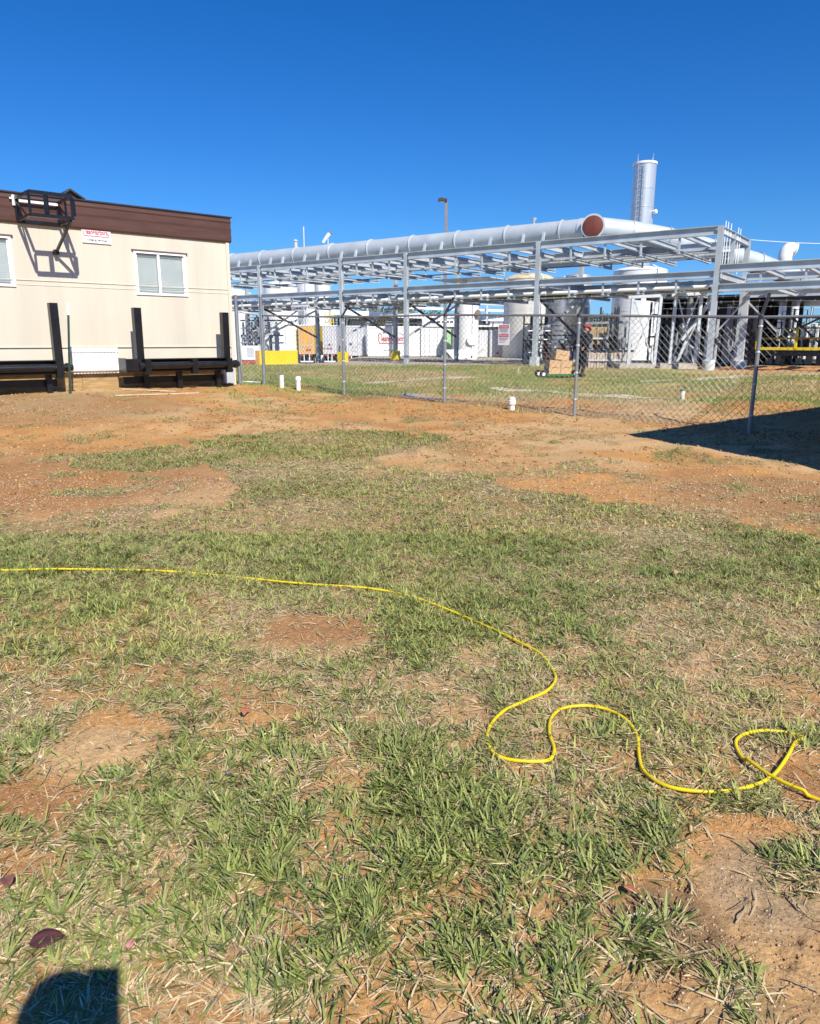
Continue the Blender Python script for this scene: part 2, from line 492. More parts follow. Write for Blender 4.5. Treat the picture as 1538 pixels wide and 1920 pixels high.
# ------------------------------------------------------------------ grass
def sample(n, y0, y1, k=1.0):
    u = rng.random(n); y = np.sqrt(y0 * y0 + u * (y1 * y1 - y0 * y0)) if y0 > 0 else y0 + u * (y1 - y0)
    x = (rng.random(n) * 2 - 1) * (.66 * np.maximum(y, 0) + 1.25) * k
    return x, y
def blades(n, y0, y1, L, W, flat, straw, thr=1.0):
    x, y = sample(n, y0, y1)
    # pull into tufts
    tx, ty = np.floor(x / .07), np.floor(y / .07)
    jx = (tx + hash2(tx, ty, 3)) * .07; jy = (ty + hash2(tx, ty, 4)) * .07
    pull = .68 * rng.random(n)
    x = x * (1 - pull) + jx * pull; y = y * (1 - pull) + jy * pull
    c = cover(x, y)
    keep = rng.random(n) < c ** 1.3 * thr
    x, y, jx, jy, c = x[keep], y[keep], jx[keep], jy[keep], c[keep]
    n = len(x)
    th = np.arctan2(y - jy, x - jx) + rng.normal(0, .9, n)
    n0 = fbm(x, y, 1.1, 3, 101); n1 = fbm(x, y, 5.0, 2, 103)
    ln = L * (.45 + 1.1 * rng.random(n)) * (.55 + .9 * n1)
    wd = W * (.5 + .9 * rng.random(n))
    ps = np.clip(straw + (n0 - .5) * 1.6 + (.5 - c) * .3, .06, .9)
    iss = rng.random(n) < ps
    wd = np.where(iss, wd * .62, wd)
    lift = np.where(iss, rng.random(n) * .45, .25 + .95 * rng.random(n)) * (1 - flat)
    dx, dy = np.cos(th), np.sin(th)
    sx, sy = -dy, dx
    tw = rng.normal(0, .35, n)
    z0 = relz(x, y) - .004 + np.where(iss, .003, 0)
    h1 = ln * np.sin(lift) ; r1 = ln * np.cos(lift)
    droop = rng.random(n) * .8
    V = np.zeros((n, 7, 3)); ts = [0, .38, .75]
    for i, t in enumerate(ts):
        r = r1 * t; h = h1 * (t - droop * t * t * .55) + .004 * t
        ww = wd * [.75, 1, .62][i] * .5
        bx, by = x + dx * r, y + dy * r
        V[:, i * 2, 0] = bx - sx * ww; V[:, i * 2, 1] = by - sy * ww; V[:, i * 2, 2] = z0 + h - ww * tw
        V[:, i * 2 + 1, 0] = bx + sx * ww; V[:, i * 2 + 1, 1] = by + sy * ww; V[:, i * 2 + 1, 2] = z0 + h + ww * tw
    V[:, 6, 0] = x + dx * r1; V[:, 6, 1] = y + dy * r1; V[:, 6, 2] = z0 + h1 * (1 - droop * .6) + .003
    g1 = np.array((.25, .29, .075)); g2 = np.array((.42, .42, .125)); g3 = np.array((.085, .14, .05)); s1 = np.array((.72, .60, .37)); s2 = np.array((.46, .33, .18))
    q = rng.random(n)[:, None]
    k2 = sm(.35, .75, fbm(x, y, .8, 2, 111) + rng.normal(0, .12, n))[:, None]
    cg = g1 * (1 - k2) + g2 * k2
    cg = np.where(q < .3, cg * .35 + g3 * .65, cg)
    cs = s1 * q + s2 * (1 - q)
    cb = np.where(iss[:, None], cs, cg) * (.75 + .5 * rng.random(n)[:, None])
    Cc = np.repeat(cb[:, None, :], 7, 1)
    tipb = (rng.random(n) < .4) & ~iss
    Cc[tipb, 6] = s1 * .8
    return V, Cc
allV, allC = [], []
for args in [(225000, .7, 2.6, .056, .0058, .18, .47), (445000, 2.6, 5.6, .048, .0052, .15, .50), (430000, 5.6, 13.5, .048, .0078, .12, .52)]:
    V, Cc = blades(*args); allV.append(V); allC.append(Cc)
# loose dry stems lying everywhere, also over the bare soil
n = 30000
x, y = sample(n, .7, 9)
k = rng.random(n) < .25 + .75 * np.clip(cover(x, y) * 2, 0, 1); x, y = x[k], y[k]; n = len(x)
th = rng.random(n) * 6.28; ln = .02 + .09 * rng.random(n) ** 1.6; wd = .0012 + .0022 * rng.random(n)
V = np.zeros((n, 7, 3)); bend = rng.normal(0, .3, n)
for i, t in enumerate([0, .4, .8, 1.0]):
    a_ = th + bend * t; cx = x + np.cos(a_) * ln * t; cy = y + np.sin(a_) * ln * t
    zz = relz(cx, cy) + .006 + .012 * np.sin(3.1 * t) * rng.random(n)
    if i < 3:
        V[:, 2 * i] = np.stack([cx - np.sin(a_) * wd, cy + np.cos(a_) * wd, zz], -1); V[:, 2 * i + 1] = np.stack([cx + np.sin(a_) * wd, cy - np.cos(a_) * wd, zz + .001], -1)
    else: V[:, 6] = np.stack([cx, cy, zz], -1)
allV.append(V); allC.append(np.repeat((np.array((.66, .54, .33)) * (.5 + .6 * rng.random((n, 1))))[:, None, :], 7, 1))
V = np.concatenate(allV); Cc = np.concatenate(allC)
n = len(V)
base = (np.arange(n) * 7)[:, None]
q = np.concatenate([base + np.array([[0, 1, 3, 2]]), base + np.array([[2, 3, 5, 4]])], 0)
t = base + np.array([[4, 5, 6, 6]])
GRASSM = attr_mat('grass_blades', .55, 0, var=0, transl=.16, spec=.3)
# quads for the blade, the tip closed as a thin quad towards the point
V8 = np.zeros((n, 8, 3)); V8[:, :7] = V; V8[:, 7] = V[:, 6]; V8[:, 7, 0] += .0006
C8 = np.zeros((n, 8, 3)); C8[:, :7] = Cc; C8[:, 7] = Cc[:, 6]
base = (np.arange(n) * 8)[:, None]
Fq = np.concatenate([base + np.array([[0, 1, 3, 2]]), base + np.array([[2, 3, 5, 4]]), base + np.array([[4, 5, 7, 6]])], 0)
go = bulk('grass', V8.reshape(-1, 3), Fq, C8.reshape(-1, 3), GRASSM)
tag(go, 'patchy green and straw coloured grass over orange clay', 'grass', kind='stuff')

# far lawn beyond the fence: short tufts
n = 260000
x, y = sample(n, 13.5, 36)
c = cover(x, y)
lim = (y < 36) & (rng.random(n) < c) & ~((y > 27) & (x > 10)) & (x > -(y * .28))
x, y = x[lim], y[lim]; n = len(x)
th = rng.random(n) * 6.28; L = .035 + .05 * rng.random(n); Wd = .005 + .008 * rng.random(n)
z0 = relz(x, y) - .01
dx, dy = np.cos(th), np.sin(th)
V = np.zeros((n, 4, 3)); lean = rng.normal(0, .05, (n, 2))
for i, (s, h) in enumerate(((-1, 0), (1, 0), (.35, 1), (-.35, 1))):
    V[:, i, 0] = x + dx * Wd * s + lean[:, 0] * h; V[:, i, 1] = y + dy * Wd * s + lean[:, 1] * h; V[:, i, 2] = z0 + L * h
kk = sm(.4, .62, fbm(x, y, .25, 4, 87) + rng.normal(0, .1, n))[:, None]
cb = (np.array((.26, .30, .085)) * (1 - kk) + np.array((.46, .37, .19)) * kk) * (.7 + .6 * rng.random(n)[:, None])
fl = bulk('far_lawn_grass', V.reshape(-1, 3), np.arange(n * 4).reshape(-1, 4), np.repeat(cb, 4, 0), GRASSM)
tag(fl, 'short yellow green lawn beyond the chain link fence', 'lawn', kind='stuff')

# gravel and clods
def pebbles(name, n, y0, y1, smin, smax, cols, wfun, label):
    x, y = sample(n, y0, y1)
    k = rng.random(n) < wfun(x, y)
    x, y = x[k], y[k]; n = len(x)
    s = smin + (smax - smin) * rng.random(n) ** 3
    s = s * np.clip(y / 6, .6, 1.5)
    base = np.array([[0, 0, 1], [1, 0, 0], [0, 1, 0], [-1, 0, 0], [0, -1, 0], [0, 0, -1]], float)
    tri = np.array([[0, 1, 2], [0, 2, 3], [0, 3, 4], [0, 4, 1], [5, 2, 1], [5, 3, 2], [5, 4, 3], [5, 1, 4]])
    V = base[None] * (s[:, None, None]) * (.6 + .8 * rng.random((n, 6, 3)))
    V[:, :, 2] *= .6
    a = rng.random(n) * 6.28; ca, sa = np.cos(a)[:, None], np.sin(a)[:, None]
    vx = V[:, :, 0] * ca - V[:, :, 1] * sa; vy = V[:, :, 0] * sa + V[:, :, 1] * ca
    V[:, :, 0] = vx + x[:, None]; V[:, :, 1] = vy + y[:, None]; V[:, :, 2] += (relz(x, y) + s * .15)[:, None]
    ci = rng.integers(0, len(cols), n)
    cb = np.array(cols)[ci] * (.75 + .4 * rng.random(n)[:, None])
    Ft = (np.arange(n) * 6)[:, None, None] + tri[None]
    m = attr_mat(name + '_stone', .85, .3, 90, .15, 40)
    o = bulk(name, V.reshape(-1, 3), Ft.reshape(-1, 3), np.repeat(cb, 6, 0), m, nside=3)
    return tag(o, label, 'gravel', kind='stuff')
def wg(x, y):
    c = cover(x, y)
    k = .12 + sm(.5, .7, fbm(x, y, .6, 3, 121))
    for e in [(1090, 870, 1480, 940), (0, 755, 330, 800), (-100, 880, 160, 960)]:
        k = k + 1.2 * ell(x, y, *e)
    return np.clip(k * (1 - c) ** 3 * .6, 0, 1)
pebbles('gravel', 38000, 5.2, 17, .003, .013, [(.52, .40, .26), (.46, .31, .19), (.42, .25, .13), (.60, .49, .35)], wg, 'small pale stones scattered over the bare clay')
pebbles('soil_crumbs', 165000, .8, 3.6, .001, .0085, [(.50, .33, .18), (.42, .26, .14), (.30, .20, .12), (.58, .44, .28)], lambda x, y: np.clip((1 - cover(x, y)) * 1.3, 0, 1), 'fine crumbly clay on the nearest bare patches')
def wc(x, y): return np.clip((1 - cover(x, y)) ** 2, 0, 1)
pebbles('soil_clods', 110000, .8, 8, .0015, .009, [(.55, .34, .17), (.42, .24, .12), (.30, .19, .11), (.62, .5, .36)], wc, 'crumbs and clods of loose clay soil')
pebbles('small_stones', 900, .9, 5, .006, .016, [(.74, .66, .54), (.66, .55, .40), (.8, .76, .7)], lambda x, y: .4 + 0 * x, 'pale little stones among the near grass')

pebbles('clay_clods', 45000, 4.5, 18, .004, .024, [(.44, .24, .095), (.36, .19, .08), (.48, .29, .13), (.28, .16, .08)], lambda x, y: np.clip((1 - cover(x, y)) ** 2 * (.15 + 1.2 * sm(.48, .64, fbm(x, y, .9, 4, 141))), 0, 1), 'rough reddish clay clods over the bare yard')
# dry paths worn into the far lawn
def ribbon(pts, wpx, name, label, m):
    mb = MB(); prev = None
    L = []
    dense = []
    for i in range(len(pts) - 1):
        for k in range(10):
            a = k / 10; dense.append((pts[i][0] * (1 - a) + pts[i + 1][0] * a, pts[i][1] * (1 - a) + pts[i + 1][1] * a))
    dense.append(pts[-1])
    for i, (px, py) in enumerate(dense):
        e = math.sin(math.pi * i / (len(dense) - 1)) ** .3
        a = G(px, py - wpx * e); b = G(px, py + wpx * e)
        for t in (0, .25, .5, .75, 1):
            p = a.lerp(b, t); p.z = float(relz(p.x, p.y)[0]) + .012
            mb.v.append(p)
    for i in range(len(dense) - 1):
        for t in range(4):
            k = i * 5 + t; mb.f.append((k, k + 1, k + 6, k + 5))
    return tag(mb.build(name, m, smooth=True), label, kind='structure')
PATHM = mat('pale_dry_path', (.62, .52, .38), .95, 0, .25, 4, .4, 30)
ribbon([(1195, 716), (1290, 713), (1400, 706), (1560, 701)], 2.0, 'path', 'pale worn strip', PATHM)
ribbon([(915, 729), (1040, 737), (1180, 745), (1275, 748)], 2.4, 'path', 'pale worn strip', PATHM)
ribbon([(680, 721), (760, 715), (830, 709), (930, 707)], 2.3, 'path', 'pale worn strip', PATHM)
GRAVP = mat('grey_gravel_patch', (.40, .34, .30), .95, 0, .45, 12, .8, 30)
ribbon([(745, 741), (800, 744), (850, 748)], 3.0, 'path', 'grey gravel strip by the fence', GRAVP)

# ------------------------------------------------------------------ yellow hose
hp = [(-220, 1066), (-100, 1072), (0, 1074), (90, 1071), (180, 1071), (300, 1073), (420, 1083), (560, 1098), (690, 1108), (770, 1124), (840, 1148), (915, 1179), (975, 1208), (1012, 1228), (1035, 1258), (1041, 1282), (1022, 1305), (985, 1322), (945, 1340), (920, 1365), (914, 1392), (926, 1417), (955, 1430), (1000, 1434), (1030, 1430), (1039, 1410), (1030, 1380), (1034, 1352), (1056, 1335), (1100, 1330), (1140, 1338), (1175, 1358), (1194, 1385), (1198, 1420), (1206, 1446), (1235, 1470), (1280, 1486), (1340, 1491), (1400, 1483), (1445, 1463), (1472, 1430), (1490, 1399), (1506, 1391), (1484, 1383), (1430, 1378), (1395, 1384), (1379, 1398), (1392, 1425), (1430, 1455), (1475, 1480), (1540, 1507), (1610, 1540), (1700, 1570)]
wp = [G(*p) for p in hp]
pts = []
for i in range(len(wp) - 1):
    p0, p1, p2, p3 = wp[max(i - 1, 0)], wp[i], wp[i + 1], wp[min(i + 2, len(wp) - 1)]
    for k in range(8):
        t = k / 8
        pts.append(.5 * ((2 * p1) + (p2 - p0) * t + (2 * p0 - 5 * p1 + 4 * p2 - p3) * t * t + (3 * p1 - p0 - 3 * p2 + p3) * t ** 3))
pz = [float(relz(p.x, p.y)[0]) for p in pts]
for i, p in enumerate(pts):
    a = pz[max(0, i - 14):i + 15]
    p.z = sum(a) / len(a) + .015 + .003 * math.sin(i * .11)
# the crossing strand lies on top
for i in range(len(pts)):
    if i > 45 * 8 and (pts[i] - G(1450, 1462)).length < .12: pts[i].z += .014
HOSEM = mat('yellow_hose_rubber', (.80, .60, .01), .4, 0, .22, 9)
h = MB().tube(pts, .0066, 12).build('hose', HOSEM, smooth=True)
tag(h, 'yellow hose snaking across the grass with a loop at its right end', 'hose')

# fallen leaves
def leaf(px, py, L, col, label, rz, name='fallen_leaf', curl=.3, cat='leaf'):
    g = gnd(G(px, py)); g.z += .022
    mb = MB(); N = 8
    for i in range(N + 1):
        t = i / N; wv = math.sin(math.pi * t ** .8) ** .8 * L * .36
        for s in (-1, -.5, 0, .5, 1):
            zz = (abs(s) ** 1.5) * curl * wv + math.sin(t * 3) * .12 * L * curl - .1 * wv * (s == 0)
            x = (t - .5) * L; yv = s * wv
            mb.v.append(g + Vector((x * math.cos(rz) - yv * math.sin(rz), x * math.sin(rz) + yv * math.cos(rz), zz)))
    for i in range(N):
        for k in range(4):
            a = i * 5 + k; mb.f.append((a, a + 1, a + 6, a + 5))
    m = mat('leaf_%d' % (col[0] * 1000), col, .45, 0, .3, 40)
    o = mb.build(name, m, smooth=True)
    sd = o.modifiers.new('thick', 'SOLIDIFY'); sd.thickness = .0008
    return tag(o, label, cat, None)
leaf(90, 1777, .085, (.10, .035, .035), 'dark maroon fallen leaf beside the photographer shadow', .3, curl=.18)
leaf(464, 1350, .05, (.42, .15, .08), 'curled rust brown leaf lying in the grass left of centre', 1.2, curl=.9)
leaf(1181, 1682, .035, (.42, .05, .05), 'small bright red leaf on the bare soil at right', -.5)
leaf(432, 1458, .032, (.30, .18, .20), 'faded mauve leaf in the grass below the rust brown one', .4)
leaf(16, 1672, .05, (.24, .10, .08), 'dull brown leaf at the left edge above the maroon one', 2.2, curl=.7)
leaf(246, 1782, .03, (.62, .26, .24), 'pinkish dry leaf just above the dark shadow', 1.5)
leaf(1270, 1082, .07, (.45, .30, .17), 'tan curled leaf on the lawn at right above the hose', .9, curl=.8)

# twigs / straw stems lying about near the camera are part of the grass object
# ------------------------------------------------------------------ modular lodging unit (left)
E = Vector((.7592, .6508, 0)); NW = Vector((.6508, -.7592, 0)); UP = Vector((0, 0, 1))
W0 = P(437, 640, 19.8); W0.z = 0
def WT(px, py, off=0.0):
    """pixel -> (t, z) on the wall plane pushed out by off"""
    p = onplane(px, py, W0 + NW * off, NW)
    return (p - W0).dot(E), p.z
def WP(t, z, off=0.0): return W0 + E * t + NW * off + UP * z
CREAM = mat('cream_siding', (.62, .57, .475), .65, 0, .09, 1.0, .08, 60, stretch=(2, 2, .25))
CREAMT = mat('cream_trim', (.64, .59, .485), .6, 0, .05, 2)
BROWN = mat('brown_metal_fascia', (.105, .052, .042), .45, .0, .18, 1.5, stretch=(1, 1, 6))
BLIND = mat('window_blind_slats', (.86, .88, .88), .5, 0, .1, 3)
def glass_mat():
    m = bpy.data.materials.new('window_glass'); m.use_nodes = True
    n = m.node_tree; b = n.nodes['Principled BSDF']
    no = n.nodes.new('ShaderNodeTexNoise'); no.inputs['Scale'].default_value = 1.5
    bp = n.nodes.new('ShaderNodeBump'); bp.inputs['Strength'].default_value = .02
    n.links.new(no.outputs[0], bp.inputs['Height']); n.links.new(bp.outputs[0], b.inputs['Normal'])
    b.inputs['Base Color'].default_value = (.75, .85, .88, 1); b.inputs['Roughness'].default_value = .03
    tr = n.nodes.new('ShaderNodeBsdfTransparent'); tr.inputs[0].default_value = (.90, .92, .92, 1)
    ms = n.nodes.new('ShaderNodeMixShader'); ms.inputs[0].default_value = .13
    n.links.new(tr.outputs[0], ms.inputs[1]); n.links.new(b.outputs[0], ms.inputs[2]); n.links.new(ms.outputs[0], n.nodes['Material Output'].inputs[0])
    return m
GLASS = glass_mat()
def modular(name, label, t0, t1, zb, zt, depth, org, E, NW, details):
    """unit whose front wall runs along E from t0 to t1 on the plane through org"""
    def wp(t, z, off=0.0): return org + E * t + NW * off + UP * z
    root = thing(name, wp((t0 + t1) / 2, 0, -depth / 2) + UP * float(gz(*wp(t1, 0).to_2d())), label, 'modular building')
    zf = zt - .60       # underside of fascia
    zs = zb + .66       # top of skirting
    wins = details.get('wins', [])
    mb = MB()
    # front wall in columns of siding boards with thin grooves, leaving the window openings free
    bw = .30; t = t1
    while t > t0 + .01:
        a = max(t - bw + .011, t0)
        segs = [(zs, zf)]
        for (wa, wb, wz0, wz1) in wins:
            if a < wb and t > wa:
                segs = [(zs, wz0), (wz1, zf)]
                # pieces beside the opening
                if a < wa: mb.quadbox(wp(a, wz0, -.02), E * (wa - a), NW * .02, UP * (wz1 - wz0))
                if t > wb: mb.quadbox(wp(wb, wz0, -.02), E * (t - wb), NW * .02, UP * (wz1 - wz0))
        for (z0, z1) in segs: mb.quadbox(wp(a, z0, -.02), E * (t - a), NW * .02, UP * (z1 - z0))
        t -= bw
    # body behind: side and back walls, leaving window recesses to a backing
    mb.quadbox(wp(t0, zs, -depth), E * .1, NW * (depth - .03), UP * (zf - zs))
    mb.quadbox(wp(t1 - .1, zs, -depth), E * .1, NW * (depth - .03), UP * (zf - zs))
    mb.quadbox(wp(t0 + .1, zs, -depth), E * (t1 - t0 - .2), NW * .1, UP * (zf - zs))
    # sheathing behind the siding (grooves show it)
    def sheath(a, b, z0, z1): mb.quadbox(wp(a, z0, -.038), E * (b - a), NW * .033, UP * (z1 - z0))
    cur = t0 + .1
    for (wa, wb, wz0, wz1) in sorted(wins):
        sheath(cur, wa, zs, zf); sheath(wa, wb, zs, wz0); sheath(wa, wb, wz1, zf); cur = wb
    sheath(cur, t1 - .1, zs, zf)
    wall = mb.build('wall', CREAM, root)
    mb = MB()
    for zz in details.get('seams', []):
        mb.quadbox(wp(t0, zz, .001), E * (t1 - t0), NW * .014, UP * .012)
        mb.quadbox(wp(t0, zz - .10, .001), E * (t1 - t0), NW * .008, UP * .008)
    mb.quadbox(wp(t0, zs - .02, .001), E * (t1 - t0), NW * .022, UP * .02)
    mb.build('seam_strip', CREAMT, root)
    MB().quadbox(wp(t1 - .07, zb - .35, .001), E * .085, NW * .03, UP * (zf - zb + .35)).build('corner_trim', CREAMT, root)
    # fascia: three laps with a lip
    mb = MB()
    fh = zt - zf
    prof = [(0, .035), (.04, .06), (.15, .075), (.16, .055), (.27, .065), (.33, .08), (.34, .055), (.46, .065), (.50, .085), (.53, .06), (.60, .06)]
    for side in (0, 1):
        if side == 0: o, ax, nn, L = wp(t0, zf), E, NW, t1 - t0 + .08
        else: o, ax, nn, L = wp(t1, zf, .0) , -NW, E, depth
        poly = [o + UP * (h * fh / .6) + nn * d for h, d in prof] + [o + UP * fh - nn * .04, o - nn * .04]
        mb.prism(poly, ax * L)
    mb.prism([wp(t0, zf) - NW * (depth) + UP * h - NW * d for h, d in ((0, 0), (0, .05), (fh, .05), (fh, 0))], E * (t1 - t0))
    mb.build('fascia', BROWN, root)
    MB().quadbox(wp(t0, zt, -.04), E * (t1 - t0 + .12), NW * .13, UP * .028).build('parapet_cap', DARKST, root)
    MB().quadbox(wp(t0, zt - .15, -depth), E * (t1 - t0), NW * (depth - .05), UP * .1).build('roof', mat('white_membrane_roof', (.6, .6, .58), .8), root)
    MB().quadbox(wp(t0, zs - .1, -depth), E * (t1 - t0), NW * (depth - .1), UP * .1).build('floor_deck', DARKST, root)
    # skirting board
    mb = MB()
    mb.quadbox(wp(t0, zb + .26, -.03), E * (t1 - t0 - .07), NW * .02, UP * (zs - .02 - zb - .26))
    mb.build('skirting', CREAMT, root)
    # timber base
    mb = MB()
    for k, (z0, z1, off) in enumerate(((zb - .35, zb - .06, -.05), (zb - .055, zb + .25, -.09))):
        tt = t0
        while tt < t1 - .1:
            L = min(2.4, t1 - .1 - tt); mb.quadbox(wp(tt + .004, z0, off - .1), E * (L - .008), NW * .1, UP * (z1 - z0)); tt += L
    mb.build('timber_base', WOOD, root)
    for (wa, wb, wz0, wz1) in wins:
        fr = MB(); f = .055
        fr.quadbox(wp(wa - f, wz0 - f, -.03), E * (wb - wa + 2 * f), NW * .06, UP * f)
        fr.quadbox(wp(wa - f, wz1, -.03), E * (wb - wa + 2 * f), NW * .06, UP * f)
        fr.quadbox(wp(wa - f, wz0, -.03), E * f, NW * .06, UP * (wz1 - wz0))
        fr.quadbox(wp(wb, wz0, -.03), E * f, NW * .06, UP * (wz1 - wz0))
        mid = wa + (wb - wa) * .46
        fr.quadbox(wp(mid - .03, wz0, -.035), E * .06, NW * .045, UP * (wz1 - wz0))
        fr.quadbox(wp(wa, wz0, -.03), E * .03, NW * .02, UP * (wz1 - wz0)).quadbox(wp(wb - .03, wz0, -.03), E * .03, NW * .02, UP * (wz1 - wz0))
        fo = fr.build('window', WHITEP, root)
        tag(MB().quadbox(wp(wa - .1, wz1 + f + .004, -.02), E * (wb - wa + .2), NW * .075, UP * .02).build('drip_cap', mat('brown_drip', (.2, .13, .09), .5), fo))
        MB().quadbox(wp(wa, wz0, -.026), E * (wb - wa), NW * .003, UP * (wz1 - wz0)).build('pane', GLASS, fo)
        bl = MB(); zz = wz0 + .02
        while zz < wz1 - .1:
            bl.quadbox(wp(wa + .01, zz, -.075), E * (mid - wa - .04), NW * .012 + UP * .028, UP * .003)
            bl.quadbox(wp(mid + .03, zz, -.075), E * (wb - mid - .04), NW * .012 + UP * .028, UP * .003)
            zz += .036
        bl.quadbox(wp(wa + .01, wz1 - .06, -.08), E * (wb - wa - .02), NW * .03, UP * .05)
        bl.build('blind', BLIND, fo)
        MB().quadbox(wp(wa - .05, wz0 - .05, -.14), E * (wb - wa + .1), NW * .01, UP * (wz1 - wz0 + .1)).build('curtain_backing', mat('grey_backing', (.35, .38, .38), .8), fo)
    return root, wp
tL, zt_ = WT(430, 412)
w1a, w1t = WT(254, 474); w1b, _ = WT(344, 486); _, w1bz = WT(258, 548)
w2b, w2t = WT(14, 447); _, w2bz = WT(14, 532)
_, seamz = WT(22, 524)
ZB = .72
unit, uwp = modular('modular_building', 'long cream sided lodging unit with brown fascia and black steel frames in front', -13.5, 0.0, ZB, 4.57, 3.6, W0, E, NW,
                    dict(wins=[(w1a, w1b, w1bz, w1t), (w2b - (w1b - w1a), w2b, w2bz, w2t)], seams=[seamz]))
# ribbed white vent panel
ta, za = WT(134, 661); tb, zb2 = WT(221, 699)
_, zc = WT(221, 652)
mb = MB(); t = ta
while t < tb - .02:
    mb.quadbox(WP(t, zb2, .001), E * .05, NW * .02, UP * (za - zb2)); mb.quadbox(WP(t + .05, zb2, -.005), E * .025, NW * .008, UP * (za - zb2)); t += .075
mb.build('ribbed_vent_panel', WHITEP, unit)
MB().quadbox(WP(ta - .05, za + .003, .001), E * (tb - ta + .09), NW * .035, UP * (zc - za)).quadbox(WP(tb - .01, zb2, .002), E * .03, NW * .032, UP * (za - zb2 - .003)).build('panel_head_trim', WHITEP, unit)
# peaked bit of fascia
p1, z1 = WT(113, 371); p2, z2 = WT(130, 358); p3, z3 = WT(153, 376)
mb = MB().prism([WP(p1, 4.5, .0), WP(p3, 4.5, .0), WP(p3, 4.60, .0), WP(p2 + .0, 4.76, .0), WP(p1, 4.58, .0)], -NW * .5)
mb.build('fascia_peak', BROWN, unit)
MB().bar(WP(p1 - .08, 4.58, -.2), WP(p2, 4.78, -.2), .56, .04).bar(WP(p2, 4.78, -.2), WP(p3 + .06, 4.60, -.2), .56, .04).build('peak_cap', DARKST, unit)
# conduit along the timber base
c0, cz0 = WT(-60, 714); c1, cz1 = WT(415, 709)
MB().tube([WP(-11, .88, .03), WP(-4.2, .85, .03), WP(-.55, .83, .03), WP(-.35, .80, .03)], .045, 10).build('waste_pipe', PVC, unit, smooth=True)
# building sign
sa, sz1 = WT(152, 421, .03); sb, sz2 = WT(207, 433, .03); _, sz0 = WT(153, 454, .03); 
sw = sb - sa; sh = sz1 - sz0
sg = thing('building_sign', WP(sa, sz0, .03), 'white sign with red CleanHarbors lettering on the cream building', 'sign')
MB().quadbox(WP(sa, sz0, .016), E * sw, NW * .012, UP * sh).build('sign_board', SIGNW, sg)
def logo(o, ax, up, nn, wd, ht, parent, m, th=.006, bold=.0):
    """red wordmark: letters, a large C that runs on as a wavy underline, and a small gull"""
    text_mesh('leanHarbors', o + ax * wd * .10 + up * ht * .26 + nn * .0, ax, up, wd * .86, ht * .50, th, m, 'lettering', parent, bold)
    pts = []
    C = [(.10, .86), (.085, .93), (.03, .93), (.0, .85), (.0, .30), (.02, .12), (.06, .06)]
    for a, b in C: pts.append(o + ax * wd * a + up * ht * b + nn * th / 2)
    for i in range(49):
        a = .08 + .90 * i / 48; pts.append(o + ax * wd * a + up * ht * (.075 + .028 * math.sin(i * .785)) + nn * th / 2)
    pts += [o + ax * wd * 1.0 + up * ht * .12 + nn * th / 2, o + ax * wd * 1.01 + up * ht * .3 + nn * th / 2, o + ax * wd * .96 + up * ht * .36 + nn * th / 2]
    mb = MB()
    r = ht * .03
    for a, b in zip(pts[:-1], pts[1:]):
        mb.quadbox(a - up * r - nn * th / 2, (b - a) * 1.02, up * 2 * r, nn * th) if abs((b - a).dot(up)) < abs((b - a).dot(ax)) else mb.quadbox(a - ax * r - nn * th / 2, (b - a) * 1.02, ax * 2 * r, nn * th)
    mb.build('wave_underline', m, parent)
    mb = MB()
    q = [(.70, 1.0), (.76, .97), (.80, .88), (.86, .88), (.92, .80)]
    for (a, b), (c, d) in zip(q[:-1], q[1:]):
        mb.quadbox(o + ax * wd * a + up * ht * b, ax * wd * (c - a) + up * ht * (d - b), up * ht * .03, nn * th)
    mb.build('gull_mark', m, parent)
logo(WP(sa + sw * .05, sz0 + sh * .36, .0285), E, UP, NW, sw * .87, sh * .56, sg, TEXTR, bold=.012)
text_mesh('Lodging Services', WP(sa + sw * .16, sz0 + sh * .10, .0285), E, UP, sw * .70, sh * .15, .004, TEXTD, 'small_lettering', sg, .01)

# black wall cage on the fascia
cg = thing('wall_cage', WP(-4.7, 3.5, .1), 'black steel cage bracket bolted high on the cream wall', 'steel cage')
def cagez(px, py, off): return WT(px, py, off)
D = 1.12
A = WT(33, 414, .06); Dd = WT(112, 427, .06)
TA, TD = A[0], Dd[0]; ZL = A[1]; ZH = ZL + .44
zl2 = Dd[1]
for nm, z in (('lower_frame', ZL), ('upper_frame', ZH)):
    mb = MB()
    mb.bar(WP(TA, z, .06), WP(TD, z, .06), .05, .07); mb.bar(WP(TA, z, D), WP(TD, z, D), .05, .07)
    mb.bar(WP(TA, z, .1), WP(TA, z, D - .035), .05, .05); mb.bar(WP(TD, z, .1), WP(TD, z, D - .035), .05, .05)
    mb.build(nm, BLACKM, cg)
for (t, d, r) in ((TA, .08, .03), (TA, D, .025), (TD, .08, .03), (TD, D, .045), ((TA + TD) / 2 - .1, D, .045), (TD, D * .55, .02)):
    MB().bar(WP(t, ZL + .04, d), WP(t, ZH - .04, d), r * 1.6, r * 1.6).build('upright', BLACKM, cg)
MB().bar(WP(TA, ZH - .05, .12), WP(TA, ZL + .04, D * .7), .03, .03).build('diagonal', BLACKM, cg)
MB().bar(WP(TD, ZH - .05, .12), WP(TD, ZL + .04, D * .7), .03, .03).build('diagonal', BLACKM, cg)
ft, fz = WT(105, 473, .06)
MB().bar(WP(TD - .05, ZL - .03, D - .05), WP(ft, fz, .1), .05, .05).build('strut', BLACKM, cg)
MB().cbox(WP(ft, fz, .07), E, NW, UP, .10, .14, .10).build('strut_foot', BLACKM, cg)
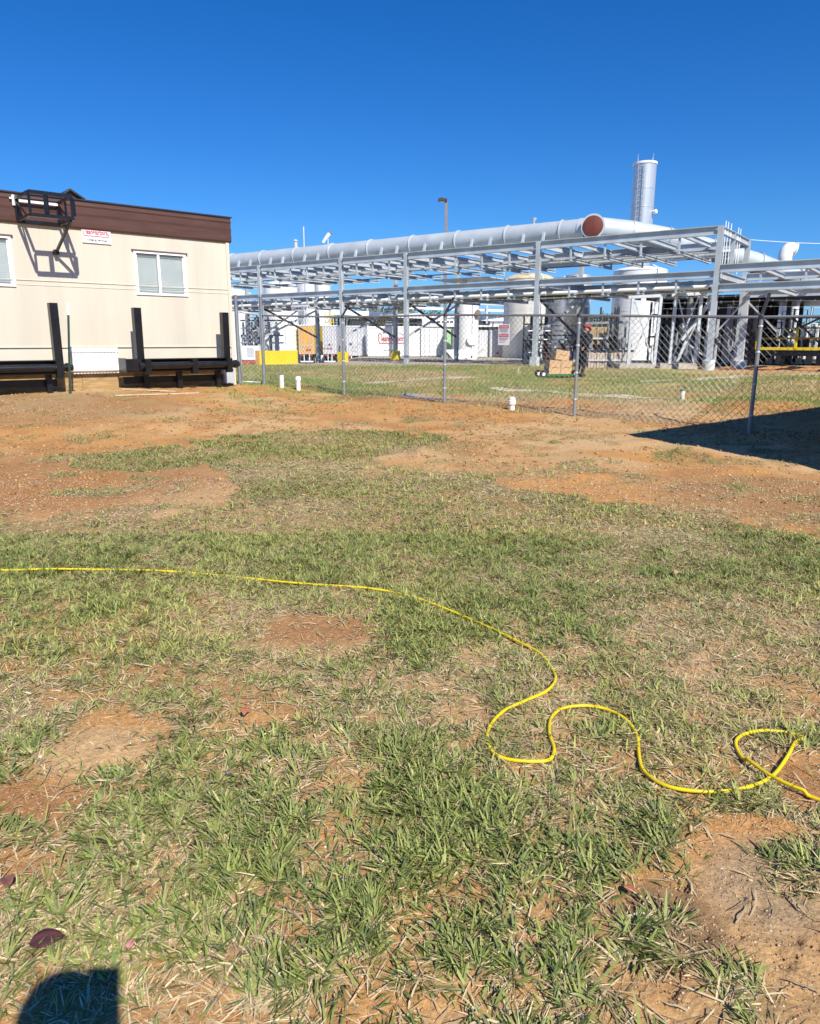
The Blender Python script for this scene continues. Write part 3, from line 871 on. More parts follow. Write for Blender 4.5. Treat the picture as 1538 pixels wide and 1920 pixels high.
MB().bar(WP(TA - .12, ZH + .0, .10), WP(TA + .02, ZH + .0, .10), .035, .035).bar(WP(TA - .04, ZH - .14, .10), WP(TA - .04, ZH + .07, .10), .045, .045).bar(WP(TA + .05, ZH - .04, .14), WP(TD, ZH - .04, .14), .03, .05).build('white_bracket', WHITEP, cg)

# black steel frames with uprights standing before the wall
def skid(name, label, px0, px1, posts, off):
    ta, _ = WT(px0, 686, off); tb, _ = WT(px1, 686, off)
    z1 = 1.10; z0 = .80
    root = thing(name, WP((ta + tb) / 2, float(gz(*WP(ta, 0, off).to_2d())), off), label, 'steel frame', 'black steel frames before the cream building')
    wd = .42
    MB().quadbox(WP(ta, z0, off - wd), E * (tb - ta), NW * .03, UP * (z1 - z0)).quadbox(WP(ta, z0, off - wd + .03), E * (tb - ta), NW * (wd - .03), UP * .03).quadbox(WP(ta, z1 - .02, off - wd + .03), E * (tb - ta), NW * (wd - .05), UP * .02).build('channel_beam', BLACKM, root)
    MB().quadbox(WP(ta - .012, z0 - .02, off - wd - .01), E * .012, NW * (wd + .06), UP * (z1 - z0 + .04)).quadbox(WP(ta, z0 + .03, off - .03), E * .38, NW * .05, UP * (z1 - z0 - .03)).build('end_plate', BLACKM, root)
    MB().tube([WP(ta + .30, .94, off + .02), WP(tb + .1, .94, off + .02)], .085, 16).build('roller_tube', BLACKM, root, smooth=True)
    MB().lathe(WP(tb + .06, .94, off + .02), [(.02, 0), (.10, 0), (.10, .07), (.07, .08), (.07, .14), (.02, .14)], 16, axis=E).build('end_hub', BLACKM, root, smooth=True)
    for t in [ta + .42, (ta + tb) / 2 + .25, tb - .16]:
        MB().quadbox(WP(t, z0 - .06, off - .02), E * .14, NW * .14, UP * (z1 - z0 + .05)).build('clamp_plate', BLACKM, root)
    for (a, b, c, d) in posts:
        tt, zz = WT(a, b, off - .2); t2, z2 = WT(c, d, off - .2)
        MB().bar(WP(t2, z1 - .3, off - .2), WP(t2 + (tt - t2) * 1.0, zz, off - .2), .17, .17, up=NW).build('upright', BLACKM, root)
    # legs down to the sill
    for t in (ta + .5, tb - .3, (ta + tb) / 2):
        MB().quadbox(WP(t, .2, off - .36), E * .12, NW * .12, UP * (z0 - .2)).build('leg', BLACKM, root)
    MB().quadbox(WP(ta + .05, .52, off - .42), E * (tb - ta - .1), NW * .04, UP * .16).build('rear_rail', BLACKM, root)
    return root
skid('steel_frame', 'black steel frame with two uprights below the white framed window', 236, 434, [(255, 577, 262, 673), (420, 586, 424, 676)], .84)
skid('steel_frame', 'black steel frame with one upright at the left edge by the green stake', -260, 118, [(98, 568, 109, 672), (-150, 556, -140, 664)], .84)
# green perforated stake
tt, zz = WT(126, 568, 1.0); t2, z2 = WT(130, 731, 1.0)
gk = thing('fence_stake', WP(t2, float(gz(*WP(t2, 0, 1.0).to_2d())), 1.0), 'thin green perforated steel stake driven before the white ribbed panel', 'stake')
GSTK = mat('dark_green_stake', (.03, .07, .05), .5, 0, .2, 8)
gzz = float(gz(*WP(t2, 0, 1.0).to_2d())) - .1
mb = MB().bar(WP(t2, gzz, 1.0), WP(tt, zz - .25, 1.0), .045, .012, up=NW)
k = gzz + .2
while k < zz - .3:
    mb.cbox(WP(t2 + (tt - t2) * (k - gzz) / (zz - gzz), k, 1.01), E, NW, UP, .014, .03, .02); k += .055
mb.build('stake_post', GSTK, gk)
MB().bar(WP(tt, zz - .249, 1.0), WP(tt, zz, 1.0), .045, .014, up=NW).build('stake_tip', WHITEP, gk)
# grey electrical box on the corner
bt, bz = WT(417, 701, .2)
eb = thing('electrical_box', WP(bt, .4, .2), 'small grey electrical box low on the building corner', 'electrical box')
MB().quadbox(WP(-.38, .42, .02), E * .28, NW * .16, UP * .36).build('box_body', STEELG, eb)
MB().quadbox(WP(-.39, .78, .015), E * .30, NW * .19, UP * .02).build('box_lid', STEELG, eb)
MB().tube([WP(-.30, .78, .1), WP(-.30, 1.0, .1), WP(-.30, 1.03, .0)], .02, 8).build('conduit', PVC, eb, smooth=True)
# boards on the ground
def board(p, q, wd, label):
    a, b = gnd(G(*p)), gnd(G(*q)); a.z += .02; b.z += .02
    tag(MB().bar(a, b, wd, .02).build('board', WOODP), label, 'board')
board((215, 740), (372, 739), .14, 'pale board lying flat on the clay before the building')
board((232, 732), (330, 736), .10, 'short pale board propped nearest the timber base')

# second unit, out of frame to the right: it throws the big shadow
E2 = Vector((.805, .594, 0)).normalized(); N2 = Vector((-.594, .805, 0)).normalized()
H2 = 4.2
k = 1 / math.tan(SUN_EL)
shp = G(1180, 818)
crn = Vector((shp.x + math.sin(SUN_AZ) * k * H2, shp.y - math.cos(SUN_AZ) * k * H2, 0))
modular('modular_building', 'second cream lodging unit beyond the right edge that throws the large shadow', 0.0, 13.0, .35, H2 + .02, 3.6, crn, E2, N2, dict(wins=[(3, 4.2, 1.9, 2.9)], seams=[2.4]))
# ------------------------------------------------------------------ chain link fence
FD = Vector((-1.153, 1.027, 0)).normalized()
FP = []
for (px, Yv) in ((1406, 11.8), (1071, 13.924), (821, 16.05), (634, 18.17), (487, 20.3)):
    b = P(px, 600, Yv)
A0 = P(1418, 690, 11.8); A0.z = 0
stepv = 2.124 / FD.y
fposts = [A0 + FD * (stepv * k) for k in (-3, -2, -1, 0, 1, 2, 3, 4)]
froot = thing('chain_link_fence', gnd(fposts[3]), 'galvanised chain link fence with barbed wire strands crossing the yard', 'fence')
FH = 1.86
def fz(p): return float(gz(p.x, p.y))
FT = []
for p in fposts: FT.append(Vector((p.x, p.y, fz(p) + FH)))
for k, p in enumerate(fposts):
    g = Vector((p.x, p.y, fz(p) - .1)); t = FT[k].copy()
    if k == 7:
        t.z += .45
        MB().tube([g, t], .045, 12).build('end_post', GALVD, froot, smooth=True)
        MB().lathe(t, [(.05, 0), (.05, .03), (.02, .06), (0, .06)], 12).build('post_cap', GALVD, froot, smooth=True)
        continue
    po = MB().tube([g, t + UP * .02], .032, 12).build('post', GALVD, froot, smooth=True)
    nrm = Vector((-FD.y, FD.x, 0))
    if nrm.y < 0: nrm = -nrm
    arm = MB().bar(t + UP * .02, t + UP * .36 + nrm * .28 - FD * 0.0, .045, .03)
    arm.lathe(t - UP * .04, [(.04, 0), (.045, .05), (.02, .08)], 10)
    arm.build('barbed_wire_arm', DARKST, po)
    for h in (.3, .8, 1.3, 1.7):
        MB().lathe(g + UP * (h + .1), [(.036, 0), (.038, .006), (.038, .02), (.036, .026)], 10).build('tie_band', GALV, po)
pts = [q + Vector((0, 0, -.01)) for q in FT]
MB().tube(pts, .024, 10).build('top_rail', GALVD, froot, smooth=True)
nrm = Vector((-FD.y, FD.x, 0))
if nrm.y < 0: nrm = -nrm
mb = MB()
for a in (.13, .21, .285):
    wl = [q + UP * (a / .28 * .34) + nrm * a for q in FT[:-1]]
    dense = []
    for i in range(len(wl) - 1):
        for j in range(8):
            t = j / 8; p = wl[i].lerp(wl[i + 1], t); p.z -= .04 * math.sin(math.pi * t); dense.append(p)
    dense.append(wl[-1])
    mb.tube(dense, .0017, 4)
    L = (wl[-1] - wl[0]).length; s = .1
    while s < L:
        i = min(int(s / stepv), len(wl) - 2); t = s / stepv - i
        p = wl[i].lerp(wl[i + 1], t); p.z -= .04 * math.sin(math.pi * t)
        mb.bar(p - UP * .02 - FD * .01, p + UP * .02 + FD * .01, .0022, .0022); mb.bar(p - UP * .02 + FD * .01, p + UP * .02 - FD * .01, .0022, .0022)
        s += .2
mb.build('barbed_wire', GALV, froot)
# mesh: two families of wires in the fence plane
WIREM = mat('fence_wire', (.22, .24, .26), .4, .3, .15, 3)
def fence_mesh(k0, k1, name, parent, posts=None, tops=None, dz=0.0, wire=.0026):
    V = []; Fc = []
    dia = .112
    L = stepv * (k1 - k0)
    HH = FH - .04
    def pt(s, h, o):
        i = min(max(int(s / stepv + k0), 0), len(fposts) - 2); t = s / stepv + k0 - i
        a, b = fposts[i], fposts[i + 1]
        p = a.lerp(b, t); z = fz(a) * (1 - t) + fz(b) * t
        return Vector((p.x, p.y, z + .02 + h)) + nrm * o
    mb = MB()
    for sgn in (1, -1):
        s = -HH
        while s < L + HH:
            s0, h0 = s, 0.0
            s1, h1 = s + sgn * HH, HH
            if sgn < 0: s0, s1 = s, s - HH
            # clip to 0..L
            def cl(sa, ha, sb, hb):
                if sa > sb: sa, ha, sb, hb = sb, hb, sa, ha
                if sb <= 0 or sa >= L: return None
                if sa < 0: ha += (hb - ha) * (0 - sa) / (sb - sa); sa = 0
                if sb > L: hb = ha + (hb - ha) * (L - sa) / (sb - sa); sb = L
                return sa, ha, sb, hb
            c = cl(s0, h0, s1, h1)
            if c:
                sa, ha, sb, hb = c
                # split at posts
                br = [sa] + [j * stepv for j in range(1, int(L / stepv) + 1) if sa < j * stepv < sb] + [sb]
                for a, b in zip(br[:-1], br[1:]):
                    if b - a < 1e-3: continue
                    fa = ha + (hb - ha) * (a - sa) / (sb - sa); fb = ha + (hb - ha) * (b - sa) / (sb - sa)
                    mb.tube([pt(a, fa, .035 + sgn * .002), pt(b, fb, .035 + sgn * .002)], wire, 4, cap=False)
            s += dia
    return mb.build(name, WIREM, parent)
fence_mesh(0, 3, 'wire_mesh', froot, wire=.0018)
fence_mesh(3, 5, 'wire_mesh', froot, wire=.0028)
fence_mesh(5, 7, 'wire_mesh', froot, wire=.0034)
# short gate leaf up to the building corner
g0 = P(446, 640, 20.1); g1 = fposts[-1] + Vector((-.10, -.0, 0))
g0z = float(gz(g0.x, g0.y)) - .08
gt = thing('gate', (g0.x, g0.y, g0z), 'narrow chain link gate between the building corner and the end post', 'gate')
MB().tube([Vector((g0.x, g0.y, g0z)), Vector((g0.x, g0.y, g0z + 2.42))], .05, 12).build('gate_post', GALVD, gt, smooth=True)
ga = Vector((g0.x, g0.y, g0z + 2.0)) ; gb = Vector((g1.x, g1.y, g0z + 1.92))
MB().tube([ga, gb], .024, 8).tube([ga - UP * 1.85, gb - UP * 1.8], .02, 8).tube([ga + (gb - ga) * .12, ga + (gb - ga) * .12 - UP * 1.86], .02, 8).build('gate_frame', GALV, gt, smooth=True)
mb = MB(); dv = gb - ga; L = dv.length; du = dv.normalized()
for sgn in (1, -1):
    s = -1.8
    while s < L + 1.8:
        a0, h0, a1, h1 = (s, 0, s + 1.8, 1.8) if sgn > 0 else (s, 1.8, s + 1.8, 0)
        if a1 > 0 and a0 < L:
            if a0 < 0: h0 += (h1 - h0) * (-a0) / (a1 - a0); a0 = 0
            if a1 > L: h1 = h0 + (h1 - h0) * (L - a0) / (a1 - a0); a1 = L
            mb.tube([ga + du * a0 - UP * (1.8 - h0), ga + du * a1 - UP * (1.8 - h1)], .0026, 4, cap=False)
        s += .112
mb.build('wire_mesh', GALV, gt)

# danger sign on the fence
def on_fence(px, py, off=.0): return onplane(px, py, A0 + nrm * off, nrm)
q0, q1, q2 = on_fence(934, 647, -.03), on_fence(955, 649, -.03), on_fence(934, 608, -.03)
ax = -FD; sw = (q1 - q0).dot(ax); sh = q2.z - q0.z
ds = thing('danger_sign', q0, 'white danger sign with red headers in two languages wired to the fence', 'sign')
nn = -nrm
MB().quadbox(q0, ax * sw, nn * .004, UP * sh).build('sign_board', SIGNW, ds)
f = nn * .0045
for (z0, txt) in ((.80, 'DANGER'), (.38, 'PELIGRO')):
    MB().quadbox(q0 + UP * sh * z0 + ax * sw * .08 + f, ax * sw * .84, nn * .002, UP * sh * .15).build('red_header', TEXTR, ds)
    text_mesh(txt, q0 + UP * sh * (z0 + .03) + ax * sw * .14 + nn * .007, ax, UP, sw * .72, sh * .09, .002, SIGNW, 'header_lettering', ds)
mb = MB()
for zz, a, b in ((.74, .1, .88), (.69, .15, .8), (.64, .1, .88), (.57, .25, .75), (.31, .1, .88), (.26, .1, .85), (.20, .1, .7), (.12, .1, .6)):
    mb.quadbox(q0 + UP * sh * zz + ax * sw * a + f, ax * sw * (b - a), nn * .001, UP * sh * .018)
mb.build('small_print', TEXTD, ds)

# white pvc stubs
def stub(px, pyb, pyt, rpx, label, kind):
    g = gnd(G(px, pyb)); Yv = g.y
    top = P(px, pyt, Yv); r = rpx / F * Yv * 1.02
    rt = thing('pvc_stub', g, label, 'pipe stub')
    h = top.z - g.z
    if kind == 'cap':
        MB().tube([g - UP * .1, g + UP * h * .9], r, 16).build('pipe', PVC, rt, smooth=True)
        MB().lathe(g + UP * h * .72, [(r * 1.0, 0), (r * 1.25, 0), (r * 1.25, h * .2), (r * .9, h * .28), (r * .45, h * .30)], 16).build('cap', PVC, rt, smooth=True)
    elif kind == 'dark':
        MB().tube([g - UP * .1, g + UP * h], r, 16).build('pipe', PVC, rt, smooth=True)
        MB().lathe(g + UP * h, [(r * 1.05, 0), (r * 1.05, .03), (r * .6, .04)], 16).build('cap', mat('dark_cap', (.2, .2, .21), .6), rt, smooth=True)
    else:
        MB().tube([g - UP * .1, g + UP * h * .55], r * .85, 16).build('pipe', PVC, rt, smooth=True)
        MB().lathe(g + UP * h * .40, [(r * .85, 0), (r * 1.15, .01), (r * 1.15, h * .32), (r * .95, h * .36), (r * .95, h * .5), (r * .6, h * .6)], 16).build('cap', PVC, rt, smooth=True)
stub(529, 729, 703, 4.2, 'slim white pipe stub with a dark cap just beyond the fence', 'dark')
stub(560, 732, 706, 4.2, 'slim white pipe stub with a rounded white cap beside the dark capped one', 'cap')
stub(960, 768, 744, 6.3, 'short fat white pipe stub with collar at the foot of the fence', 'fat')
stub(1279, 750, 733, 4.0, 'lone white pipe stub far right on the lawn behind the fence', 'dark')
g = gnd(G(972, 703)); tag(MB().bar(g - UP * .1, g + UP * .30, .05, .04).build('survey_stake', WOODP), 'short wooden survey stake on the lawn left of the cart', 'stake')
# ------------------------------------------------------------------ pipe rack
U = Vector((-.8126, .5828, 0)); VV = Vector((.5828, .8126, 0))
C0 = Vector((12.1, 30.0, 0)); RW = 4.9
def RP(t, v, z): return C0 + U * t + VV * v + UP * z
def rt_(px, py, v=0.0):
    p = onplane(px, py, RP(0, v, 0), VV); return (p - C0).dot(U), p.z
GZR = .37
def rz_(p): return float(gz(p.x, p.y))
cols_t = [0.0, rt_(1007, 560)[0], rt_(762, 560)[0], rt_(641, 560)[0], rt_(489, 560)[0]]
cols_t.append(cols_t[-1] + 6.6)
ZT, ZM = 5.88, 4.23       # top of top beam, top of middle beam
rack = thing('pipe_rack', RP(cols_t[3], RW / 2, .37), 'long pale grey two level steel pipe rack crossing the yard behind the fence', 'pipe rack')
def column(t, v, ztop, foot, parent=rack):
    b = RP(t, v, rz_(RP(t, v, 0)))
    mb = MB().ibeam(b, RP(t, v, ztop), .20, .20, up=VV, tf=.018, tw=.014)
    mb.cbox(RP(t, v, b.z + .42), U, VV, UP, .32, .32, .03)
    c = mb.build('column', RACKM, parent)
    if foot == 'round':
        MB().lathe(b - UP * .2, [(.24, 0), (.24, .58), (.22, .60)], 20).build('footing', CONC2, c, smooth=True)
    elif foot == 'square':
        MB().cbox(b + UP * .2, U, VV, UP, .34, .34, .44).build('footing', CONC2, c)
    elif foot == 'yellow':
        MB().cbox(b + UP * .28, U, VV, UP, .42, .42, .56).build('footing', YEL, c)
    return c
CONC2 = mat('pale_concrete_pier', (.56, .60, .60), .8, 0, .15, 6, .2, 40)
TOPS = ZT
feet = ['round', 'square', None, 'yellow', None, None]
for i, t in enumerate(cols_t):
    column(t, 0, ZT, feet[i]); column(t, RW, ZT, ['round', None, None, 'yellow', None, None][i])
tend = cols_t[-1]
def beam(t0, t1, v, ztop, h, parent=rack, name='beam'):
    return MB().ibeam(RP(t0, v, ztop - h / 2), RP(t1, v, ztop - h / 2), .19, h, tf=.03).build(name, RACKM, parent)
for v in (0, RW):
    for a, b in zip(cols_t[:-1], cols_t[1:]):
        beam(a + .10, b - .10, v, ZT, .34)
        beam(a + .10, b - .10, v, ZM, .30)
# cross beams at columns
for t in cols_t:
    for z in (ZT, ZM): MB().ibeam(RP(t, .1, z - .15), RP(t, RW - .1, z - .15), .16, .28).build('cross_beam', RACKM, rack)
# stations between the columns: cross beams at the top and hung supports below, both levels
stations = []
for a, b, n in zip(cols_t[:-1], cols_t[1:], (5, 5, 4, 5, 4)):
    for k in range(1, n): stations.append(a + (b - a) * k / n)
for t in stations:
    MB().ibeam(RP(t, .09, ZT - .17), RP(t, RW - .09, ZT - .17), .13, .2).build('cross_beam', RACKM, rack)
for t in stations:
    for lev, (zt, zh) in enumerate(((ZT - .34, 5.0), (ZM - .30, 3.50))):
        for v in (0, RW): MB().bar(RP(t, v, zt), RP(t, v, zh - .05), .075, .075, up=VV).build('hanger', RACKM, rack)
        MB().ibeam(RP(t, -.05, zh), RP(t, RW + .05, zh), .11, .13).build('hung_cross_beam', RACKM, rack)
# transverse bracing in the lower bay
for t in cols_t[1:5]:
    MB().bar(RP(t, .1, 3.45), RP(t, RW - .1, 1.75), .09, .09).build('brace', DARKST, rack)
    MB().bar(RP(t, .1, 1.75), RP(t, RW - .1, 3.45), .09, .09).build('brace', GALV, rack)
    MB().cbox(RP(t, RW / 2, 2.6), U, VV, UP, .03, .42, .3).build('gusset', GALV, rack)
MB().bar(RP(cols_t[4] - .1, 0, 1.9), RP(cols_t[3] + 3.2, 0, 3.3), .06, .06).build('brace', GALVD, rack)
# small bolts ends: stub plates at the corner
tt, zz = rt_(1374, 432)
MB().ibeam(RP(0, 2.2, 4.4), RP(0, 2.2, ZT), .14, .14, up=VV).build('column', RACKM, rack)
for v, z0 in ((.6, 4.1), (1.0, 4.3), (1.5, 4.2), (2.8, 4.4), (3.2, 4.3)):
    MB().tube([RP(-.02, v, z0), RP(-.02, v, ZT + .25)], .018, 6).build('riser_conduit', WHITEP, rack)

# lower extension to the right
ext = thing('pipe_rack', RP(-4, RW / 2, .37), 'lower two beam rack section running off the right edge of the yard', 'pipe rack')
ZE1, ZE2 = 4.44, 3.70
xt = -9.5
for v in (0, RW):
    MB().ibeam(RP(-.11, v, ZE1 - .16), RP(xt, v, ZE1 - .16), .19, .32, tf=.03).build('beam', RACKM, ext)
    MB().ibeam(RP(-.11, v, ZE2 - .15), RP(xt, v, ZE2 - .15), .19, .30, tf=.03).build('beam', RACKM, ext)
k = -1.6
while k > xt:
    MB().ibeam(RP(k, .09, ZE1 - .2), RP(k, RW - .09, ZE1 - .2), .13, .2).build('cross_beam', RACKM, ext)
    MB().bar(RP(k, 0, ZE1 - .33), RP(k, 0, ZE2 - 0.0), .07, .07, up=VV).build('hanger', RACKM, ext)
    MB().ibeam(RP(k - .5, .09, ZE2 - .2), RP(k - .5, RW - .09, ZE2 - .2), .13, .2).build('cross_beam', RACKM, ext)
    k -= 1.55
for v in (0, RW):
    b = RP(xt, v, .3); MB().ibeam(b, RP(xt, v, ZE1), .2, .2, up=VV).build('column', RACKM, ext)

# pipes carried by the rack
def rackpipe(v, z, r, t0, t1, label, m=WHITEP, cat='pipe', name='pipe'):
    root = thing(name, RP((t0 + t1) / 2, v, z - r), label, cat, 'process pipes carried on the rack')
    MB().tube([RP(t0, v, z), RP(t1, v, z)], r, 12).build('pipe_run', m, root, smooth=True)
    mb = MB(); s = t0 + 1
    while s < t1: mb.lathe(RP(s, v, z) - U * .03, [(r * 1.01, 0), (r * 1.25, .0), (r * 1.25, .05), (r * 1.01, .05)], 12, axis=U); s += 3.1
    mb.build('flange', m, root, smooth=True)
rackpipe(.8, 3.66, .085, 0.5, cols_t[4] + 5, 'white pipe on the lower hangers nearest the fence', WHITEP)
rackpipe(1.3, 3.63, .05, 0.5, cols_t[4] + 5, 'thin dark pipe on the lower hangers beside the nearest white one', DARKST)
rackpipe(2.4, 3.65, .075, 0.5, cols_t[4] + 5, 'grey pipe along the middle of the lower hangers', GALVD)
rackpipe(3.4, 3.66, .09, 0.5, cols_t[4] + 5, 'white pipe on the lower hangers at the far side of the rack', WHITEP)
rackpipe(1.1, 5.10, .03, 0.5, cols_t[4] + 5, 'slender conduit on the upper hangers nearest the fence', GALVD)
rackpipe(3.9, 5.10, .03, 0.5, cols_t[4] + 5, 'slender conduit on the upper hangers at the far side', GALVD)
rackpipe(3.1, 4.34, .11, .3, 13, 'thick white pipe resting on the middle beams at the right end', WHITEP)
rackpipe(3.6, 4.31, .08, .3, 20, 'grey pipe resting on the middle beams behind the thick white one', GALVD)
rackpipe(1.9, 5.14, .07, .3, 11, 'white pipe on the upper hangers at the right end', WHITEP)
rackpipe(3.3, 5.16, .09, .3, 12.5, 'thick pale pipe on the upper hangers at the right end', RACKM)
rackpipe(2.0, 3.62, .06, 6, cols_t[4] + 5, 'dark pipe along the lower hangers beside the grey middle one', DARKST)
rackpipe(4.3, 3.64, .07, 2, cols_t[4] + 5, 'outermost dark pipe on the lower hangers', DARKST)
# cable trays on the right end
for v, z in ((1.8, 5.08), (3.0, 3.62)):
    mb = MB(); 
    for s in (-.2, .2): mb.bar(RP(.3, v + s, z + .05), RP(cols_t[1] - .6, v + s, z + .05), .02, .1)
    k = .5
    while k < cols_t[1] - .6: mb.bar(RP(k, v - .2, z + .02), RP(k, v + .2, z + .02), .03, .02); k += .3
    tag(mb.build('cable_tray', GALV), 'ladder cable tray lying on the %s hangers at the right end of the rack' % ('upper' if z > 4 else 'lower'), 'cable tray')
# flat panel on the mid beam
fa, _ = rt_(935, 520, 1.6); fb, _ = rt_(832, 520, 1.6)
pn = thing('flat_panel', RP((fa + fb) / 2, 1.6, 4.2), 'thin pale flat panel lying over the middle beams above the small white vessel', 'panel')
MB().quadbox(RP(fa, .6, 4.50), U * (fb - fa), VV * 2.0, UP * .05).build('panel_sheet', GALV, pn)
MB().bar(RP((fa + fb) / 2 + .3, 1.2, 4.23), RP((fa + fb) / 2 + .3, 1.2, 4.5), .12, .3).bar(RP((fa + fb) / 2, .8, 4.3), RP((fa + fb) / 2 + .6, 2.2, 4.45), .08, .08).build('support', WHITEP, pn)

# ------------------------------------------------------------------ big duct
duct = thing('exhaust_duct', RP(8, 2.7, ZT), 'huge pale grey round duct on top of the pipe rack with red brown end cap', 'duct')
DV, DZ, DR = 2.6, 6.58, .49
te, _ = rt_(1108, 430, DV)
e0 = te + .2; e1 = tend + 3
MB().tube([RP(e0, DV, DZ), RP(e1, DV, DZ)], DR, 40).build('duct_run', DUCTM, duct, smooth=True)
s = e0 + 1.2; k = 0
while s < e1 - .3:
    MB().lathe(RP(s, DV, DZ) - U * .025, [(DR * .99, 0), (DR + .05, .0), (DR + .05, .05), (DR * .99, .05)], 40, axis=U).build('ring_flange', DUCTM, duct, smooth=True)
    for j, q in enumerate((.25, .62)):
        sp = s + 2.9 * q
        if sp < e1 - .2:
            mb = MB()
            for sd in (-1, 1):
                mb.prism([RP(sp - .05, DV + sd * (DR + .30), ZT), RP(sp - .05, DV + sd * (DR + .12), ZT), RP(sp - .05, DV + sd * (DR - .05), DZ - .10), RP(sp - .05, DV + sd * (DR + .06), DZ - .0)], U * .1)
            mb.quadbox(RP(sp - .06, DV - DR - .2, ZT + .003), U * .12, VV * (2 * DR + .4), UP * .08)
            mb.build('saddle', RACKM, duct)
    s += 2.9; k += 1
# tee with capped end facing the camera and a leg going back and down
tc = RP(e0 - .35, DV, DZ + .04)
HD = Vector((-.31, -.95, 0)).normalized()
MB().lathe(tc - HD * .1, [(DR * .9, -.5), (DR * .98, -.2), (DR * .98, .60), (DR * 1.1, .60), (DR * 1.1, .67), (DR * .96, .67), (DR * .8, .67)], 40, axis=HD).build('tee', DUCTM, duct, smooth=True)
MB().lathe(tc + HD * .574, [(.01, 0), (DR * .93, 0), (DR * .93, .035), (DR * .89, .045), (.01, .045)], 40, axis=HD).build('end_cap', RUST, duct, smooth=True)
MB().tube([RP(e0 + .3, DV, DZ), RP(e0 + .0, DV, DZ)], DR * 1.06, 36).build('collar', DUCTM, duct, smooth=True)
dA = tc; dB = P(1250, 447, 36.0); dC = P(1330, 468, 36.4); dD = P(1420, 494, 36.8); dE = P(1490, 520, 37.2)
path = [dA, dA.lerp(dB, .5) + UP * .05, dB, dC, dD, dE, P(1560, 530, 38)]
MB().tube(path, [DR * 1.0, DR * 1.02, DR, DR, DR * .98, DR * .9, DR * .9], 36).build('duct_branch', DUCTM, duct, smooth=True)
for i in range(1, 6):
    p = path[i]; d = (path[i + 1] - path[i - 1]).normalized()
    MB().lathe(p - d * .02, [(DR * .95, 0), (DR + .045, 0), (DR + .045, .04), (DR * .95, .04)], 36, axis=d).build('ring_flange', DUCTM, duct, smooth=True)
vp_ = RP(rt_(1001, 420, DV)[0], DV, DZ + DR)
MB().lathe(vp_, [(.05, -.1), (.05, .1), (.14, .22), (.14, .25), (.02, .25)], 16).build('vent_nozzle', DUCTM, duct, smooth=True)
vp_ = RP(rt_(555, 470, DV)[0], DV, DZ + DR)
MB().lathe(vp_, [(.12, -.1), (.12, .35), (.16, .36), (.16, .42), (.02, .5)], 16).build('vent_nozzle', DUCTM, duct, smooth=True)

# goosenecks
def goose(name, label, pxs, Yv, r):
    root = thing(name, P(pxs[0][0], 640, Yv), label, 'vent pipe')
    pts = [P(a, b, Yv) for a, b in pxs]
    dense = []
    for i in range(len(pts) - 1):
        for k in range(6):
            t = k / 6; p0, p1, p2, p3 = pts[max(i - 1, 0)], pts[i], pts[i + 1], pts[min(i + 2, len(pts) - 1)]
            dense.append(.5 * ((2 * p1) + (p2 - p0) * t + (2 * p0 - 5 * p1 + 4 * p2 - p3) * t * t + (3 * p1 - p0 - 3 * p2 + p3) * t ** 3))
    dense.append(pts[-1])
    MB().tube(dense, r, 20).build('bent_pipe', WHITET, root, smooth=True)
    d = (dense[-1] - dense[-3]).normalized()
    MB().lathe(dense[-1] - d * .05, [(r, 0), (r * 1.15, 0), (r * 1.15, .06), (r * .9, .06)], 20, axis=d).build('rim', WHITET, root, smooth=True)
goose('vent_gooseneck', 'white hooked vent pipe rising above the right rack beams', [(1470, 640), (1471, 500), (1473, 478), (1480, 468), (1489, 469)], 45, .40)
goose('vent_gooseneck', 'short white elbow pipe at the right edge between the two beams', [(1486, 640), (1492, 535), (1500, 522), (1520, 520), (1560, 524)], 44, .26)

# ------------------------------------------------------------------ chimney
Yc = 55
cb = P(1187, 640, Yc); cb.z = .4
ct = P(1208, 309, Yc)
r_ = 19.5 / F * Yc * 1.0
chim = thing('exhaust_stack', cb, 'tall silver banded exhaust stack behind the duct', 'chimney')
H = ct.z - cb.z
MB().lathe(cb, [(r_ * 1.02, 0), (r_, H - .3), (r_, H), (r_ * .9, H), (r_ * .9, H - .5), (.02, H - .5)], 48).build('stack_shell', SILV, chim, smooth=True)
for k in range(14):
    MB().lathe(cb + UP * (k * 1.22 + .5), [(r_ * 1.0, 0), (r_ + .025, .01), (r_ + .025, .04), (r_ * 1.0, .05)], 48).build('band', SILV, chim, smooth=True) if k * 1.22 + .5 < H - .5 else None
MB().lathe(cb + UP * (H - .02), [(r_ * .9, 0), (r_ + .05, 0), (r_ + .05, .14), (r_ * .9, .14)], 48).build('rim', WHITEP, chim, smooth=True)
dirl = Vector((-.5, -.86, 0))
for s in (-.2, .2):
    a = cb + dirl * (r_ + .12) + Vector((.86, -.5, 0)) * s
    MB().bar(a + UP * 2, a + UP * (H - .1), .04, .04).build('ladder_rail', GALVD, chim)
mb = MB(); k = 2
while k < H - .2:
    a = cb + dirl * (r_ + .12) + UP * k; sd = Vector((.86, -.5, 0)) * .2
    mb.bar(a - sd, a + sd, .03, .03); k += .35
mb.build('ladder_rungs', GALVD, chim)
for a in (.6, 2.0, 3.7, 5.2):
    b = cb + Vector((math.cos(a), math.sin(a), 0)) * r_ * .95 + UP * (H - .1)
    MB().tube([b, b + UP * .7], .013, 6).build('lightning_rod', GALV, chim)
MB().lathe(cb + Vector((r_ * .80, -.72 * r_, H - 3.2)), [(.0, 0), (.12, .02), (.14, .1), (.14, .26), (.05, .28)], 16, axis=(.6, -.8, .15)).build('sample_port', WHITEP, chim, smooth=True)

